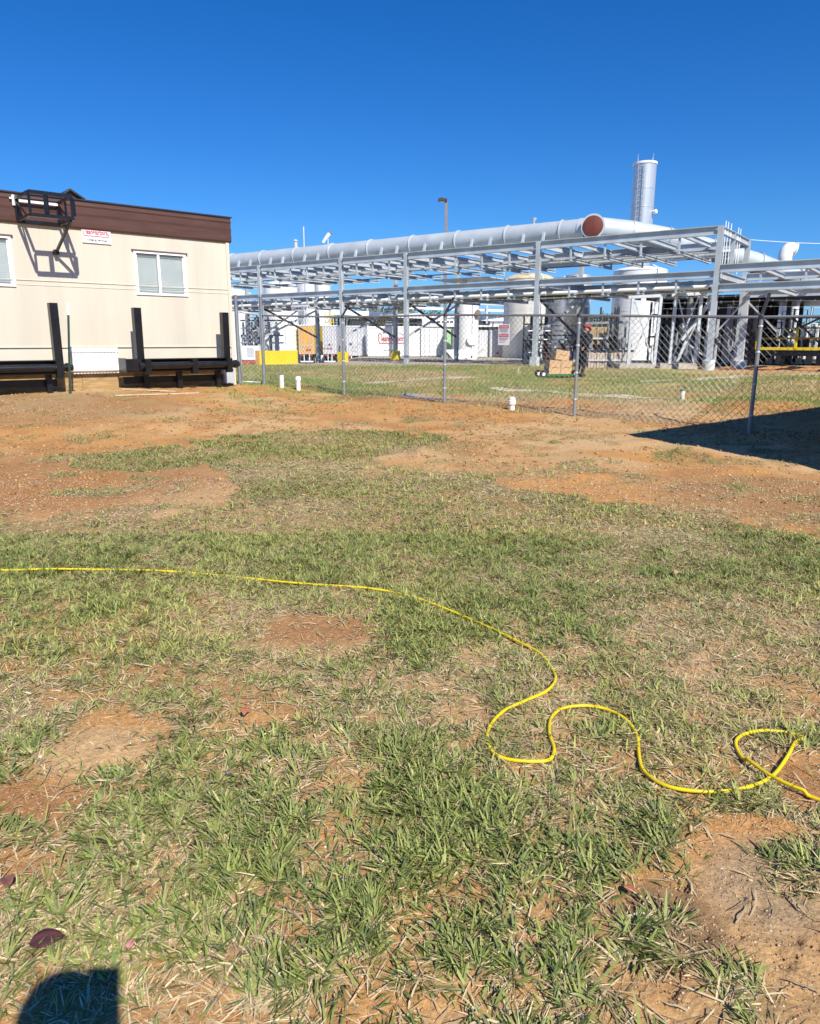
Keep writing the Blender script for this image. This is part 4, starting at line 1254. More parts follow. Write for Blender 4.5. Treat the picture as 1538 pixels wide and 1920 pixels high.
# ------------------------------------------------------------------ tanks
def tank(name, label, pxc, pyTop, pyShoulder, Yv, rpx, m, roofm=None, zb=.4, seams=(), extra=None, cat='tank'):
    b = P(pxc, 640, Yv); b.z = zb
    zt = P(pxc, pyTop, Yv).z; zs = P(pxc, pyShoulder, Yv).z
    r = rpx / F * Yv * 1.01
    root = thing(name, b, label, cat)
    MB().lathe(b, [(r, 0), (r, zs - zb)], 56).build('shell', m, root, smooth=True)
    hh = zt - zs
    MB().lathe(b + UP * (zs - zb), [(r * 1.015, -.03), (r * 1.015, .02), (r * .97, hh * .22), (r * .82, hh * .55), (r * .55, hh * .83), (r * .25, hh * .97), (.02, hh)], 56).build('roof', roofm or m, root, smooth=True)
    mb = MB()
    for s in seams: mb.lathe(b + UP * ((zs - zb) * s), [(r * .99, 0), (r + .012, .0), (r + .012, .03), (r * .99, .03)], 56)
    if seams: mb.build('weld_seam', m, root, smooth=True)
    MB().lathe(b + UP * 1.2 + Vector((.3, -.95, 0)) * (r - .02), [(.30, 0), (.30, .12), (.36, .12), (.36, .17), (.02, .18)], 20, axis=(.3, -.95, 0)).build('manway', m, root, smooth=True)
    mb = MB()
    a = math.radians(-70); dd = Vector((math.cos(a), math.sin(a), 0))
    mb.tube([b + dd * (r + .08), b + dd * (r + .08) + UP * (zs - zb + .1), b + dd * (r - .4) + UP * (zt - zb - .0)], .035, 8)
    mb.build('side_pipe', WHITEP, root, smooth=True)
    if extra: extra(root, b, r, zs, zt)
    return root
def rail_extra(m):
    def f(root, b, r, zs, zt):
        mb = MB(); N = 20
        for k in range(N):
            a = 2 * math.pi * k / N; p = Vector((b.x + math.cos(a) * r * .98, b.y + math.sin(a) * r * .98, zs)); mb.bar(p, p + UP * 1.05, .035, .035)
        for h in (.55, 1.05):
            ring = [Vector((b.x + math.cos(2 * math.pi * k / 40) * r * .98, b.y + math.sin(2 * math.pi * k / 40) * r * .98, zs + h)) for k in range(41)]
            mb.tube(ring, .022, 6)
        mb.build('guard_rail', m, root)
    return f
tank('storage_tank', 'broad white storage tank partly hidden by the corner of the cream building', 437, 541, 551, 60, 36, WHITET, zb=-.4, seams=(.25, .5, .75))
tank('storage_tank', 'tall white storage tank standing behind the yellow barrier', 530, 527, 538, 57, 30, WHITET, zb=-.4, seams=(.2, .4, .6, .8))
tank('storage_tank', 'white storage tank with tan railed top above the orange trailer', 591, 509, 521, 68, 30, WHITET, TANTOP, zb=-.4, seams=(.25, .5, .75), extra=rail_extra(mat('tan_rail', (.62, .45, .18), .6)))
def side_port(root, b, r, zs, zt):
    MB().lathe(b + UP * (zs - .95 - .4) + Vector((.72, -.69, 0)) * (r - .03), [(.15, 0), (.15, .12), (.26, .12), (.26, .20), (.02, .2)], 20, axis=(.72, -.69, 0)).build('side_port', mat('brown_port', (.25, .17, .12), .7), root, smooth=True)
tank('pressure_vessel', 'slim white domed vessel standing in front of the containers', 876.5, 552, 561, 50.5, 19.5, WHITET, seams=(.55, .68, .8, .92), extra=side_port, cat='vessel')
tank('storage_tank', 'cream storage tank with tan domed roof behind the third rack column', 989, 512, 525, 52, 44, TANKE, TANTOP, seams=(.3, .6, .86))
tank('storage_tank', 'broad white tank behind the braced pipe supports', 1192, 500, 509, 46, 46, WHITET, seams=(.3, .55, .8))
tank('storage_tank', 'grey clad tank half hidden behind the silver cylinder', 1046, 520, 530, 47, 24, GALVD, seams=(.3, .6), cat='tank')
# silver cylinder with cone bottom
b = P(1079, 640, 40); b.z = .4; r = 23.5 / F * 40
sc = thing('silver_hopper', b, 'silver clad cylinder with conical bottom behind the worker', 'hopper')
zt = P(1079, 520, 40).z
MB().lathe(b, [(.12, .9), (.3, .95), (r, 1.9), (r, zt - .4), (r * .9, zt - .3), (.02, zt - .15)], 40).build('clad_shell', SILV, sc, smooth=True)
for a in range(4):
    q = b + Vector((math.cos(a * 1.57 + .7), math.sin(a * 1.57 + .7), 0)) * r * .95
    MB().bar(q, q + UP * 2.0, .12, .12).build('leg', GALVD, sc)
MB().lathe(b, [(.1, 0), (.1, .92)], 12).build('outlet_pipe', GALV, sc, smooth=True)
# process skid with pipework under it
mb = MB(); bs = P(1040, 640, 39); bs.z = .38
skd = thing('pump_skid', bs, 'cluttered pump skid of pipes and valves behind the cardboard boxes', 'pump skid')
MB().cbox(bs + UP * .1, (1, 0, 0), (0, 1, 0), UP, 3.0, 1.4, .2).build('base', CONC, skd)
for k in range(7):
    x = -1.3 + k * .42
    MB().lathe(bs + Vector((x, -.3, .2)), [(.14, 0), (.14, .4), (.08, .42), (.08, .75), (.15, .76), (.15, .82), (.02, .84)], 12).build('pump', [DARKST, GALVD, RUST, GALV][k % 4], skd, smooth=True)
for k in range(6):
    z = .55 + k * .22
    MB().tube([bs + Vector((-1.4, -.4 + .1 * k, z)), bs + Vector((.2 + .2 * k, -.4 + .1 * k, z)), bs + Vector((.2 + .2 * k, -.4 + .1 * k, .3))], .035, 8).build('pipe', [GALV, DARKST, WHITEP][k % 3], skd, smooth=True)
MB().bar(bs + Vector((-1.5, -.5, 1.9)), bs + Vector((1.4, -.5, 1.9)), .06, .06).bar(bs + Vector((-.7, -.5, .2)), bs + Vector((-.7, -.5, 1.9)), .05, .05).bar(bs + Vector((1.2, -.5, .2)), bs + Vector((1.2, -.5, 1.9)), .05, .05).build('frame', GALVD, skd)

# small tangle of equipment by the left tanks
bs = P(490, 640, 52); bs.z = .4
sk2 = thing('pump_skid', bs, 'pale valve and filter equipment between the two left white tanks', 'pump skid')
for k, x in enumerate((-1.2, -.6, 0, .6, 1.1)):
    MB().lathe(bs + Vector((x, 0, 0)), [(.16, 0), (.16, 1.3 + .2 * (k % 3)), (.24, 1.35 + .2 * (k % 3)), (.24, 1.5 + .2 * (k % 3)), (.08, 1.6 + .2 * (k % 3)), (.08, 2.4)], 14).build('filter_housing', [GALV, GALVD][k % 2], sk2, smooth=True)
for k in range(4):
    MB().tube([bs + Vector((-1.6, -.2, 1.0 + k * .5)), bs + Vector((1.6, -.2, 1.0 + k * .5))], .05, 8).build('pipe', [WHITEP, GALVD][k % 2], sk2, smooth=True)
# white tote and red kerb low left
bs = P(466, 640, 44); bs.z = .3
tb_ = thing('tote_container', bs, 'low white equipment cabinet by the gate, left of the yellow barrier', 'cabinet')
MB().cbox(bs + UP * .55, (1, 0, 0), (0, 1, 0), UP, 1.4, .9, .8).build('cabinet_body', WHITEP, tb_)
MB().cbox(bs + Vector((.2, -.47, .6)), (1, 0, 0), (0, 1, 0), UP, .4, .02, .5).build('door', STEELG, tb_)
MB().cbox(bs + Vector((0, 0, .06)), (1, 0, 0), (0, 1, 0), UP, 1.5, 1.0, .18).build('plinth', DARKST, tb_)
pa, pb = P(444, 690, 36), P(484, 689, 38)
pa.z = pb.z = float(gz(pa.x, pa.y)) + .1
tag(MB().bar(pa, pb, .25, .2).build('kerb_block', mat('red_kerb', (.5, .12, .08), .7, 0, .3, 3)), 'low red painted kerb block behind the gate', 'kerb')

# yellow barrier
ya = P(489, 686, 36.5); yb = P(559, 685, 38.5)
for q in (ya, yb): q.z = 0
dv = (yb - ya); yz = float(gz(ya.x, ya.y)) - .06
zt = P(489, 658, 36.5).z
br = thing('yellow_barrier', ya + UP * yz, 'bright yellow concrete barrier wall at the foot of the left tanks', 'barrier')
pn_ = Vector((-dv.y, dv.x, 0)).normalized()
MB().quadbox(ya + UP * yz, dv, pn_ * .25, UP * (zt - yz)).build('barrier_wall', YEL, br)
MB().quadbox(ya + UP * (yz + .002) - dv.normalized() * .06, dv.normalized() * .058, pn_ * .3, UP * (zt - yz + .02)).build('end_plate', ORANGE, br)

# ------------------------------------------------------------------ box trailers and containers
def boxtrailer(name, label, px0, px1, pyt, pyb, Yv, length, ang, mface, mside, cat, wheels=True, doors=True, placards=(), clear=.5, dirn=None):
    a = P(px0, pyb, Yv); b = P(px1, pyb, Yv); t = P(px0, pyt, Yv)
    z0, z1 = a.z, t.z
    if not wheels and clear > 0: z0 = .42
    a.z = b.z = 0
    ax = (b - a); ax.rotate(Matrix.Rotation(ang, 3, 'Z')); wdt = ax.length; ax.normalize()
    bk = Vector((-ax.y, ax.x, 0))
    if bk.y < 0: bk = -bk
    root = thing(name, (a + b) / 2 + UP * float(gz(a.x, a.y)), label, cat)
    MB().quadbox(a + UP * z0, ax * wdt, bk * length, UP * (z1 - z0)).build('cargo_box', mside, root)
    # rear face with doors
    f = -bk * .03
    if doors:
        for k in (0, 1):
            d = MB().quadbox(a + ax * (.04 + k * (wdt / 2 - .02)) + f + UP * (z0 + .06), ax * (wdt / 2 - .06), bk * .027, UP * (z1 - z0 - .12)).build('door', mface, root)
            for q in (.3, .7):
                MB().tube([a + ax * (wdt / 2 * (k + q)) + f * 1.8 + UP * (z0 + .1), a + ax * (wdt / 2 * (k + q)) + f * 1.8 + UP * (z1 - .1)], .014, 6).build('locking_bar', GALV, d)
        mb = MB()
        for s in (0, wdt - .05): mb.quadbox(a + ax * s + f * 1.3 + UP * z0, ax * .05, bk * .035, UP * (z1 - z0))
        mb.quadbox(a + ax * .05 + f * 1.3 + UP * (z1 - .07), ax * (wdt - .1), bk * .035, UP * .07).quadbox(a + ax * .05 + f * 1.3 + UP * z0, ax * (wdt - .1), bk * .035, UP * .06)
        mb.build('rear_frame', STEELG, root)
    for (u_, v_, s_, m_) in placards:
        c = a + ax * wdt * u_ + UP * (z0 + (z1 - z0) * v_) + f * 1.4
        MB().prism([c + ax * s_, c + UP * s_, c - ax * s_, c - UP * s_], -bk * .01).build('placard', m_, root)
    MB().quadbox(a + UP * (z1 + .001) - ax * .02, ax * (wdt + .04), bk * length, UP * .05).build('roof', WHITEP, root)
    if wheels:
        MB().quadbox(a + ax * .3 + UP * (z0 - .2) + bk * .2, ax * (wdt - .6), bk * (length - .4), UP * .195).build('chassis', DARKST, root)
        for side in (.05, wdt - .30):
            for d in (.8, 2.0):
                c = a + ax * side + bk * d; c.z = float(gz(c.x, c.y)) + .42
                w_ = MB().lathe(c, [(.2, 0), (.40, .0), (.42, .05), (.42, .2), (.40, .25), (.2, .25)], 20, axis=ax).build('wheel', RUBBER, root, smooth=True)
                MB().lathe(c + ax * (-.005 if side < 1 else .0), [(.02, 0), (.2, .0), (.2, .26), (.02, .26)], 14, axis=ax).build('rim', WHITEP, w_, smooth=True)
        MB().quadbox(a + ax * .1 - bk * .02 + UP * (z0 - .6), ax * (wdt - .2), bk * .08, UP * .1).build('rear_bumper', WHITEP, root)
        MB().quadbox(a + ax * .35 - bk * .02 + UP * (z0 - .5), ax * .06, bk * .06, UP * .5).quadbox(a + ax * (wdt - .41) - bk * .02 + UP * (z0 - .5), ax * .06, bk * .06, UP * .5).build('bumper_strut', WHITEP, root)
        for s_ in (.15, wdt - .35): MB().quadbox(a + ax * s_ - bk * .03 + UP * (z0 - .14), ax * .2, bk * .03, UP * .1).build('tail_lamp', REDM, root)
    return root, a, ax, bk, z0, z1, wdt
W_ = mat('placard_pale', (.55, .56, .6), .5); PR = mat('placard_red', (.5, .1, .12), .5); PK = mat('placard_dark', (.12, .12, .15), .5)
PL1 = [(.2, .3, .10, W_), (.38, .3, .10, W_), (.58, .3, .10, W_), (.8, .32, .10, W_), (.3, .17, .10, W_), (.55, .15, .12, PR), (.72, .15, .10, PK)]
PL2 = [(.12, .2, .11, PR), (.35, .2, .11, PK), (.58, .2, .11, PR), (.24, .34, .11, W_), (.48, .34, .11, PK), (.36, .5, .10, W_), (.7, .34, .10, W_)]
PL3 = [(.25, .4, .13, PK), (.4, .3, .13, W_), (.6, .32, .13, W_), (.32, .2, .12, W_), (.5, .18, .12, W_), (.75, .42, .12, W_)]
LG = mat('pale_lilac_trailer_door', (.62, .63, .70), .5, 0, .08, 1.5)
boxtrailer('box_trailer', 'orange box trailer with yellow side seen from behind', 561, 590, 610, 664, 56, 9, 0, ORANGE, YEL, 'trailer', placards=PL1)
boxtrailer('box_trailer', 'pale trailer with hazard placards beside the orange one', 606, 632, 611, 664, 56.5, 9, 0, LG, LG, 'trailer', placards=PL2)
boxtrailer('box_trailer', 'pale trailer with placards between the yellow footed column and the red lettered container', 650, 683, 612, 667, 56.5, 9, 0, LG, WHITEP, 'trailer', placards=PL3)
# S shaped marks
def lead(px, py, s, Yv, parent):
    o = P(px, py, Yv)
    text_mesh('S', o, (1, 0, 0), UP, s * .7, s, .01, TEXTD, 'lettering', parent)
# red lettered container (long side to camera)
rt2, a, ax, bk, z0, z1, wdt = boxtrailer('shipping_container', 'long white container with red CleanHarbors lettering behind the rack', 690, 787, 613, 671, 55.5, 2.4, 0, WHITEP, WHITEP, 'container', wheels=False, doors=False)
mb = MB()
for k in range(9): mb.quadbox(a + ax * (wdt * k / 8 - .03 * (k > 0)) - bk * .02 + UP * (z0 + .05), ax * .05, bk * .02, UP * (z1 - z0 - .1))
mb.quadbox(a - bk * .022 + UP * z0, ax * wdt, bk * .02, UP * .10).quadbox(a - bk * .022 + UP * (z1 - .08), ax * wdt, bk * .02, UP * .08)
mb.build('side_rib', WHITEP, rt2)
TEXTP = mat('faded_red_lettering', (.50, .01, .05), .5, 0, .1, 4)
logo(a + ax * wdt * .215 + UP * (z0 + (z1 - z0) * .42) - bk * .026, ax, UP, -bk, wdt * .53, (z1 - z0) * .38, rt2, TEXTP, .01, .012)
MB().quadbox(a + ax * wdt * .3 + UP * (z0 + .42) - bk * .024, ax * .9, bk * .003, UP * .05).quadbox(a + ax * wdt * .5 + UP * (z0 + .30) - bk * .024, ax * .5, bk * .003, UP * .05).build('small_print', STEELG, rt2)
rt3, a, ax, bk, z0, z1, wdt = boxtrailer('shipping_container', 'white container with tall double doors left of the slim vessel', 789, 837, 613, 671, 55.5, 4, 0, WHITEP, WHITEP, 'container', wheels=False)
rt4, a, ax, bk, z0, z1, wdt = boxtrailer('rooftop_unit', 'long white box with slotted front on top of the double door container', 792, 853, 599, 612.6, 55.4, 2, 0, WHITEP, WHITEP, 'equipment box', wheels=False, doors=False, clear=0)

mb = MB()
for s in (.45, .60, .72, .85): mb.quadbox(a + ax * wdt * s + UP * (z0 + (z1 - z0) * .55) - bk * .012, ax * wdt * .10, bk * .01, UP * .12)
mb.build('vent_slot', mat('dark_slot', (.06, .04, .03), .8), rt4)
# underside blocks so that the roof box rests on the container and on a post
MB().quadbox(a + ax * (wdt - .12) + UP * .42 + bk * .3, ax * .1, bk * .1, UP * (z0 - .42)).build('support_post', GALVD, rt4)
boxtrailer('green_cabinet', 'light green cabinet squeezed between the container and the slim vessel', 838, 845.5, 618, 648, 54, 1, 0, LIGHTGREEN, LIGHTGREEN, 'cabinet', wheels=False, doors=False)
boxtrailer('shipping_container', 'narrow white container with scribbled doors right of the slim vessel', 896, 914, 621, 669, 52, 3, 0, WHITEP, WHITEP, 'container', wheels=False, placards=[(.5, .3, .12, W_), (.3, .2, .1, W_)])
boxtrailer('shipping_container', 'small white container beside the danger sign', 919, 946, 621, 666, 53, 3, 0, LG, WHITEP, 'container', wheels=False, placards=[(.5, .15, .12, PR), (.3, .5, .1, W_)])
# white tilted slab and block at the foot of the vessel
o = P(836, 657, 48.5); o2 = P(893, 657, 48.5); p_ = P(851, 673, 47.6); p2_ = P(893, 673, 47.6)
zb = float(gz(p_.x, p_.y)) - .02
wb_ = thing('white_ramp', Vector(((p_.x + p2_.x) / 2, p_.y, zb)), 'white slanted slab leaning at the foot of the slim vessel', 'ramp')
MB().prism([o, o2, Vector((p2_.x, p2_.y, zb)), Vector((p_.x, p_.y, zb))], Vector((0, .12, .05))).build('slab', WHITEP, wb_)
c = P(884, 672, 47.3)
MB().cbox(Vector((c.x, c.y, zb + .17)), (1, 0, 0), (0, 1, 0), UP, .5, .3, .38).build('end_block', WHITEP, wb_)
MB().cbox(Vector((c.x, c.y - .155, zb + .16)), (1, 0, 0), (0, 1, 0), UP, .09, .01, .14).build('lifting_hole', RUBBER, wb_)

# ladder cage
b = P(617, 640, 62); b.z = .4
lc = thing('caged_ladder', b, 'yellow caged ladder on the right side of the tan topped tank', 'ladder')
zt = P(617, 585, 62).z
for x in (-.22, .0, .22, .42): MB().bar(b + Vector((x, 0, 0)), b + Vector((x, 0, zt - .4)), .05, .05).build('rail', YEL, lc)
mb = MB(); k = .4
while k < zt - .4:
    mb.tube([b + Vector((.1 + math.cos(t) * .4, -.1 - abs(math.sin(t)) * .4, k)) for t in np.linspace(math.pi, 2 * math.pi, 9)], .025, 5); k += .55
mb.build('cage_hoops', YEL, lc)

# ------------------------------------------------------------------ mast, windsock, lamp
b = P(576, 640, 60); b.z = .4; zt = P(576, 425, 60).z
ms = thing('lightning_mast', b, 'thin pale mast with small side antenna left of the windsock', 'mast')
MB().tube([b, b + UP * (zt - .4)], [.10, .06], 10).build('mast_pole', GALV, ms, smooth=True)
MB().tube([b + UP * (zt - 2.6) , b + Vector((-.25, 0, zt - 2.1)), b + Vector((-.25, 0, zt - 1.7))], .03, 6).build('antenna', GALVD, ms)
b = P(620, 640, 58); b.z = .4; top = P(619, 437, 58)
wsk = thing('windsock', b, 'drooping white windsock on a thin pole above the duct', 'windsock')
MB().tube([b, Vector((b.x, b.y, top.z))], [.05, .035], 8).build('pole', GALV, wsk, smooth=True)
e = P(606, 455, 58)
MB().tube([top + Vector((.03, 0, .03)), top.lerp(e, .5) + UP * .03, e], [.16, .14, .11], 14, up=(0, 1, 0)).build('sock', WHITEP, wsk, smooth=True)
MB().lathe(top, [(.16, 0), (.19, 0), (.19, .05), (.16, .05)], 16, axis=(top - e).normalized()).build('hoop', GALVD, wsk, smooth=True)
b = P(834, 640, 48); b.z = .38; zt = P(839, 375, 48).z
lp = thing('street_lamp', b, 'tall grey lamp post with a flat dark head above the duct', 'street lamp')
MB().bar(b, Vector((b.x, b.y, zt)), .20, .20).build('pole', mat('bronze_grey_pole', (.20, .20, .23), .5, 0, .1, 3), lp)
MB().cbox(Vector((b.x, b.y, .5)), (1, 0, 0), (0, 1, 0), UP, .4, .4, .3).build('base_cover', GALVD, lp)
hd = P(832, 374, 48); hd.z = zt - .08
MB().prism([hd + Vector((-.34, -.2, 0)), hd + Vector((.22, -.2, 0)), hd + Vector((.22, -.2, .12)), hd + Vector((-.18, -.2, .20)), hd + Vector((-.34, -.2, .14))], Vector((0, .4, 0))).build('lamp_head', DARKST, lp)
MB().quadbox(hd + Vector((-.26, -.14, -.03)), (.4, 0, 0), (0, .28, 0), (0, 0, .028)).build('lens', mat('pale_lamp_lens', (.55, .55, .5), .3), lp)
MB().bar(hd + Vector((.2, 0, .06)), Vector((b.x + .08, b.y, zt - .04)), .08, .08).build('arm', DARKST, lp)
# overhead wires
for (a_, b_, lab) in (((1400, 449, 60), (1700, 452, 60), 'upper thin overhead wire running off to the right'), ((1380, 484, 60), (1700, 486, 60), 'lower thin overhead wire behind the hooked vent pipe')):
    p0, p1 = P(*a_), P(*b_)
    tag(MB().tube([p0.lerp(p1, k / 12) - UP * .25 * math.sin(math.pi * k / 12) for k in range(13)], .022, 5).build('overhead_wire', WHITEP), lab, 'wire')

# ------------------------------------------------------------------ clusters of process piping
def manifold(px, Yv, wd, h, n, seed, label, mats):
    q = random.Random(seed)
    b = P(px, 640, Yv); b.z = float(gz(b.x, b.y))
    root = thing('pipe_manifold', b, label, 'piping')
    MB().cbox(b + UP * .08, (1, 0, 0), (0, 1, 0), UP, wd, 1.2, .16).build('base_frame', DARKST, root)
    for k in range(n):
        r = q.choice((.03, .04, .06, .09)); m = q.choice(mats)
        x0 = (q.random() - .5) * wd; y0 = (q.random() - .5) * 1.0; z1 = h * (.35 + .65 * q.random())
        x1 = x0 + (q.random() - .5) * wd * .8; x1 = max(-wd / 2, min(wd / 2, x1))
        pts = [b + Vector((x0, y0, .1)), b + Vector((x0, y0, z1)), b + Vector((x1, y0, z1))]
        if q.random() < .6: pts.append(b + Vector((x1, y0, .3 + q.random() * z1 * .5)))
        MB().tube(pts, r, 8).build('pipe', m, root, smooth=True)
        if k % 2:
            c = b + Vector((x0, y0, z1 * .55))
            MB().lathe(c, [(r, -.12), (r * 1.9, -.12), (r * 1.9, -.08), (r * 1.4, -.05), (r * 1.4, .05), (r * 1.9, .08), (r * 1.9, .12), (r, .12)], 10).lathe(c + Vector((0, -r * 1.4, 0)), [(.015, 0), (.015, .12), (.1, .12), (.1, .14), (.02, .14)], 10, axis=(0, -1, 0)).build('valve', q.choice(mats), root, smooth=True)
    for z in (h * .45, h * .8):
        MB().bar(b + Vector((-wd / 2, .5, z)), b + Vector((wd / 2, .5, z)), .09, .09).build('cross_rail', mats[0], root)
    for x in (-wd / 2, 0, wd / 2): MB().bar(b + Vector((x, .5, 0)), b + Vector((x, .5, h)), .09, .09).build('stanchion', mats[0], root)
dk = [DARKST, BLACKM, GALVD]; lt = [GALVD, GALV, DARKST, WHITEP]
manifold(481, 50, 1.5, 3.6, 12, 1, 'pale and grey piping in the gap right of the leftmost tank', lt)
manifold(556, 62, 1.2, 4.5, 8, 2, 'grey piping between the second and third white tanks', lt)
manifold(640, 72, 3.5, 4.2, 16, 3, 'dark piping cluster behind the pale placarded trailers', dk)
manifold(925, 60, 3.0, 2.6, 12, 4, 'dark piping cluster behind the small white containers', dk)
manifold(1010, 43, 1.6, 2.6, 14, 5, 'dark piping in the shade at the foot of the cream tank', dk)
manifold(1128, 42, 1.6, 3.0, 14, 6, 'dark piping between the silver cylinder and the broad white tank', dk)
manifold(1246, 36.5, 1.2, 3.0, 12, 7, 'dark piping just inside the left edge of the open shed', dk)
manifold(1345, 35.0, 1.6, 2.9, 14, 8, 'grey piping standing before the mauve shed panels', [GALVD, DARKST, GALV])
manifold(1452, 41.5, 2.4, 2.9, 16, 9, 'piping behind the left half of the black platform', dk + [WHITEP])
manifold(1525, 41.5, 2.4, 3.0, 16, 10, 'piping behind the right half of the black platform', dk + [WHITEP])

# ------------------------------------------------------------------ distant pipe bridge
fb_ = thing('pipe_bridge', P(800, 640, 95), 'distant white pipe bridge seen above the containers', 'pipe bridge')
for (x0, x1, y0, y1, th, m) in ((612, 1010, 585, 603, .55, WHITEP), (612, 1010, 602, 612, .18, GALVD), (640, 1010, 596, 606, .2, DARKST), (760, 1010, 577, 585, .25, WHITEP), (700, 1010, 566, 574, .14, GALV)):
    MB().bar(P(x0, y0, 88), P(x1, y1, 96), .6, th).build('pipe_run', m, fb_)
for px in (640, 690, 742, 786, 812, 870, 912, 958):
    b = P(px, 640, 92); b.z = .4
    MB().bar(b, b + UP * (P(px, 572, 92).z - .4), .22, .22).build('support', GALV, fb_)
for px in (665, 735, 770, 845, 905, 930):
    b = P(px, 606, 93); MB().cbox(b, (1, 0, 0), (0, 1, 0), UP, 1.6, 1, .5).build('equipment_box', [GALVD, WHITEP, DARKST][px % 3], fb_)
# dark plant mass between containers and the right hand structures
sb_ = thing('plant_building', P(925, 640, 75), 'low dark plant building glimpsed behind the small containers', 'building')
a_ = P(846, 640, 75); a_.z = .4
MB().quadbox(a_, (9, 0, 0), (0, 4, 0), (0, 0, 2.5)).build('wall', mat('dull_green_cladding', (.10, .12, .09), .7, 0, .4, 1), sb_)
MB().quadbox(a_ + Vector((-.2, -.2, 2.51)), (9.4, 0, 0), (0, 4.4, 0), (0, 0, .3)).build('roof', WHITEP, sb_)
for k in range(5): MB().quadbox(a_ + Vector((.6 + k * 1.7, -.06, .5)), (1.0, 0, 0), (0, .05, 0), (0, 0, 1.4)).build('panel', [GALV, DARKST, WHITEP][k % 3], sb_)

# ------------------------------------------------------------------ galvanised braced pipe supports
def bent(label, pts, Yv):
    """pts: (bottom left px, top left px, bottom right px, top right px)"""
    bl, tl, br_, tr = [P(*q, Yv) for q in pts]
    root = thing('braced_support', (bl + br_) / 2, label, 'pipe support', 'braced steel supports on concrete pads')
    for lo, hi in ((bl, tl), (br_, tr)): MB().bar(lo, hi, .12, .12).build('post', GALV, root)
    MB().bar(bl + Vector((.08, .09, .1)), tr + Vector((-.08, .09, -.1)), .05, .05).build('diagonal', GALV, root)
    MB().bar(br_ + Vector((-.08, -.09, .1)), tl + Vector((.08, -.09, -.1)), .05, .05).build('diagonal', GALV, root)
    MB().bar(tl + Vector((-.2, 0, .05)), tr + Vector((.2, 0, .05)), .14, .12).build('head_beam', GALV, root)
    for lo in (bl, br_): MB().cbox(lo + UP * .01, (1, 0, 0), (0, 1, 0), UP, .24, .24, .03).build('base_plate', GALVD, root)
bent('left braced galvanised support in front of the broad white tank', [(1177, 686), (1187, 560), (1226, 687), (1240, 556)], 31.5)
bent('middle braced galvanised support in front of the dark shed opening', [(1255, 683), (1268, 556), (1302, 684), (1316, 552)], 31.7)
bent('right braced galvanised support beside the corner rack column', [(1268, 682), (1286, 640), (1322, 672), (1334, 556)], 33.5)
for (a_, b_, c_, d_, Yv, lab) in ((1162, 1228, 690, 698, 31.2, 'left concrete pad under the braced support'), (1238, 1308, 686, 694, 31.6, 'right concrete pad under the braced support')):
    p0, p1 = P(a_, c_, Yv), P(b_, c_, Yv)
    zt = min(p0.z, .40) + .06
    tag(MB().quadbox(Vector((p0.x, p0.y, .2)), (p1.x - p0.x, p1.y - p0.y, 0), (0, 1.6, 0), (0, 0, zt - .2 + .12)).build('concrete_pad', CONC), lab, 'concrete pad')
# timber crates
def crate(label, px0, px1, pyt, pyb, Yv, n, m, rows, zbot=None):
    a, b = P(px0, pyb, Yv), P(px1, pyb, Yv); zt = P(px0, pyt, Yv).z; z0 = a.z if zbot is None else zbot
    root = thing('plank_stack', (a + b) / 2, label, 'plank stack')
    wd = (b.x - a.x)
    for k in range(n):
        ln = 1 - .06 * ((k * 7) % 3)
        MB().quadbox(Vector((a.x + wd * k / n, Yv + .02 * (k % 3), z0)), (wd / n * .82, 0, 0), (0, .06, 0), (0, 0, (zt - z0) * ln)).build('plank', m, root)
    for q in rows: MB().quadbox(Vector((a.x - .03, Yv + .105, z0 + (zt - z0) * q)), (wd + .06, 0, 0), (0, .05, 0), (0, 0, .08)).build('cross_rail', m, root)
    MB().quadbox(Vector((a.x - .03, Yv - .06, z0 + (zt - z0) * rows[0])), (wd + .06, 0, 0), (0, .05, 0), (0, 0, .07)).build('front_rail', GALV, root)
    return root
WOODT = mat('tan_plank', (.40, .30, .17), .8, 0, .3, 3, .3, 20)
crate('upper rack of brown planks right of the red hard hat', 1105, 1137, 613, 646, 33, 7, WOODT, (.3, .9))
crate('lower stack of pale planks behind the worker', 1103, 1172, 661, 688, 32.6, 13, mat('pinkish_plank', (.52, .43, .36), .8, 0, .25, 3, .3, 20), (.45, .85), zbot=.36)
bs = P(1138, 655, 33); 
cl_ = thing('pump_skid', Vector((bs.x, bs.y, .4)), 'dark valve cluster between the two plank stacks', 'pump skid')
for k in range(9):
    x = -1.0 + k * .25
    MB().lathe(Vector((bs.x + x, bs.y + .1, .4)), [(.06, 0), (.06, .75), (.12, .76 + .05 * (k % 3)), (.12, 1.0 + .08 * (k % 4)), (.03, 1.05 + .08 * (k % 4))], 10).build('valve', [DARKST, GALVD, BLACKM][k % 3], cl_, smooth=True)
MB().bar(Vector((bs.x - 1.1, bs.y + .1, 1.08)), Vector((bs.x + 1.3, bs.y + .1, 1.08)), .1, .1).build('manifold', DARKST, cl_)
a_ = P(1098, 606, 33.3); b_ = P(1178, 604, 33.3)
MB().bar(a_, b_, .12, .1).bar(Vector((a_.x + .1, a_.y, .4)), a_ + Vector((.1, 0, 0)), .08, .08).bar(Vector((b_.x - .1, b_.y, .4)), b_ - Vector((.1, 0, 0)), .08, .08).build('overhead_frame', GALVD, cl_)

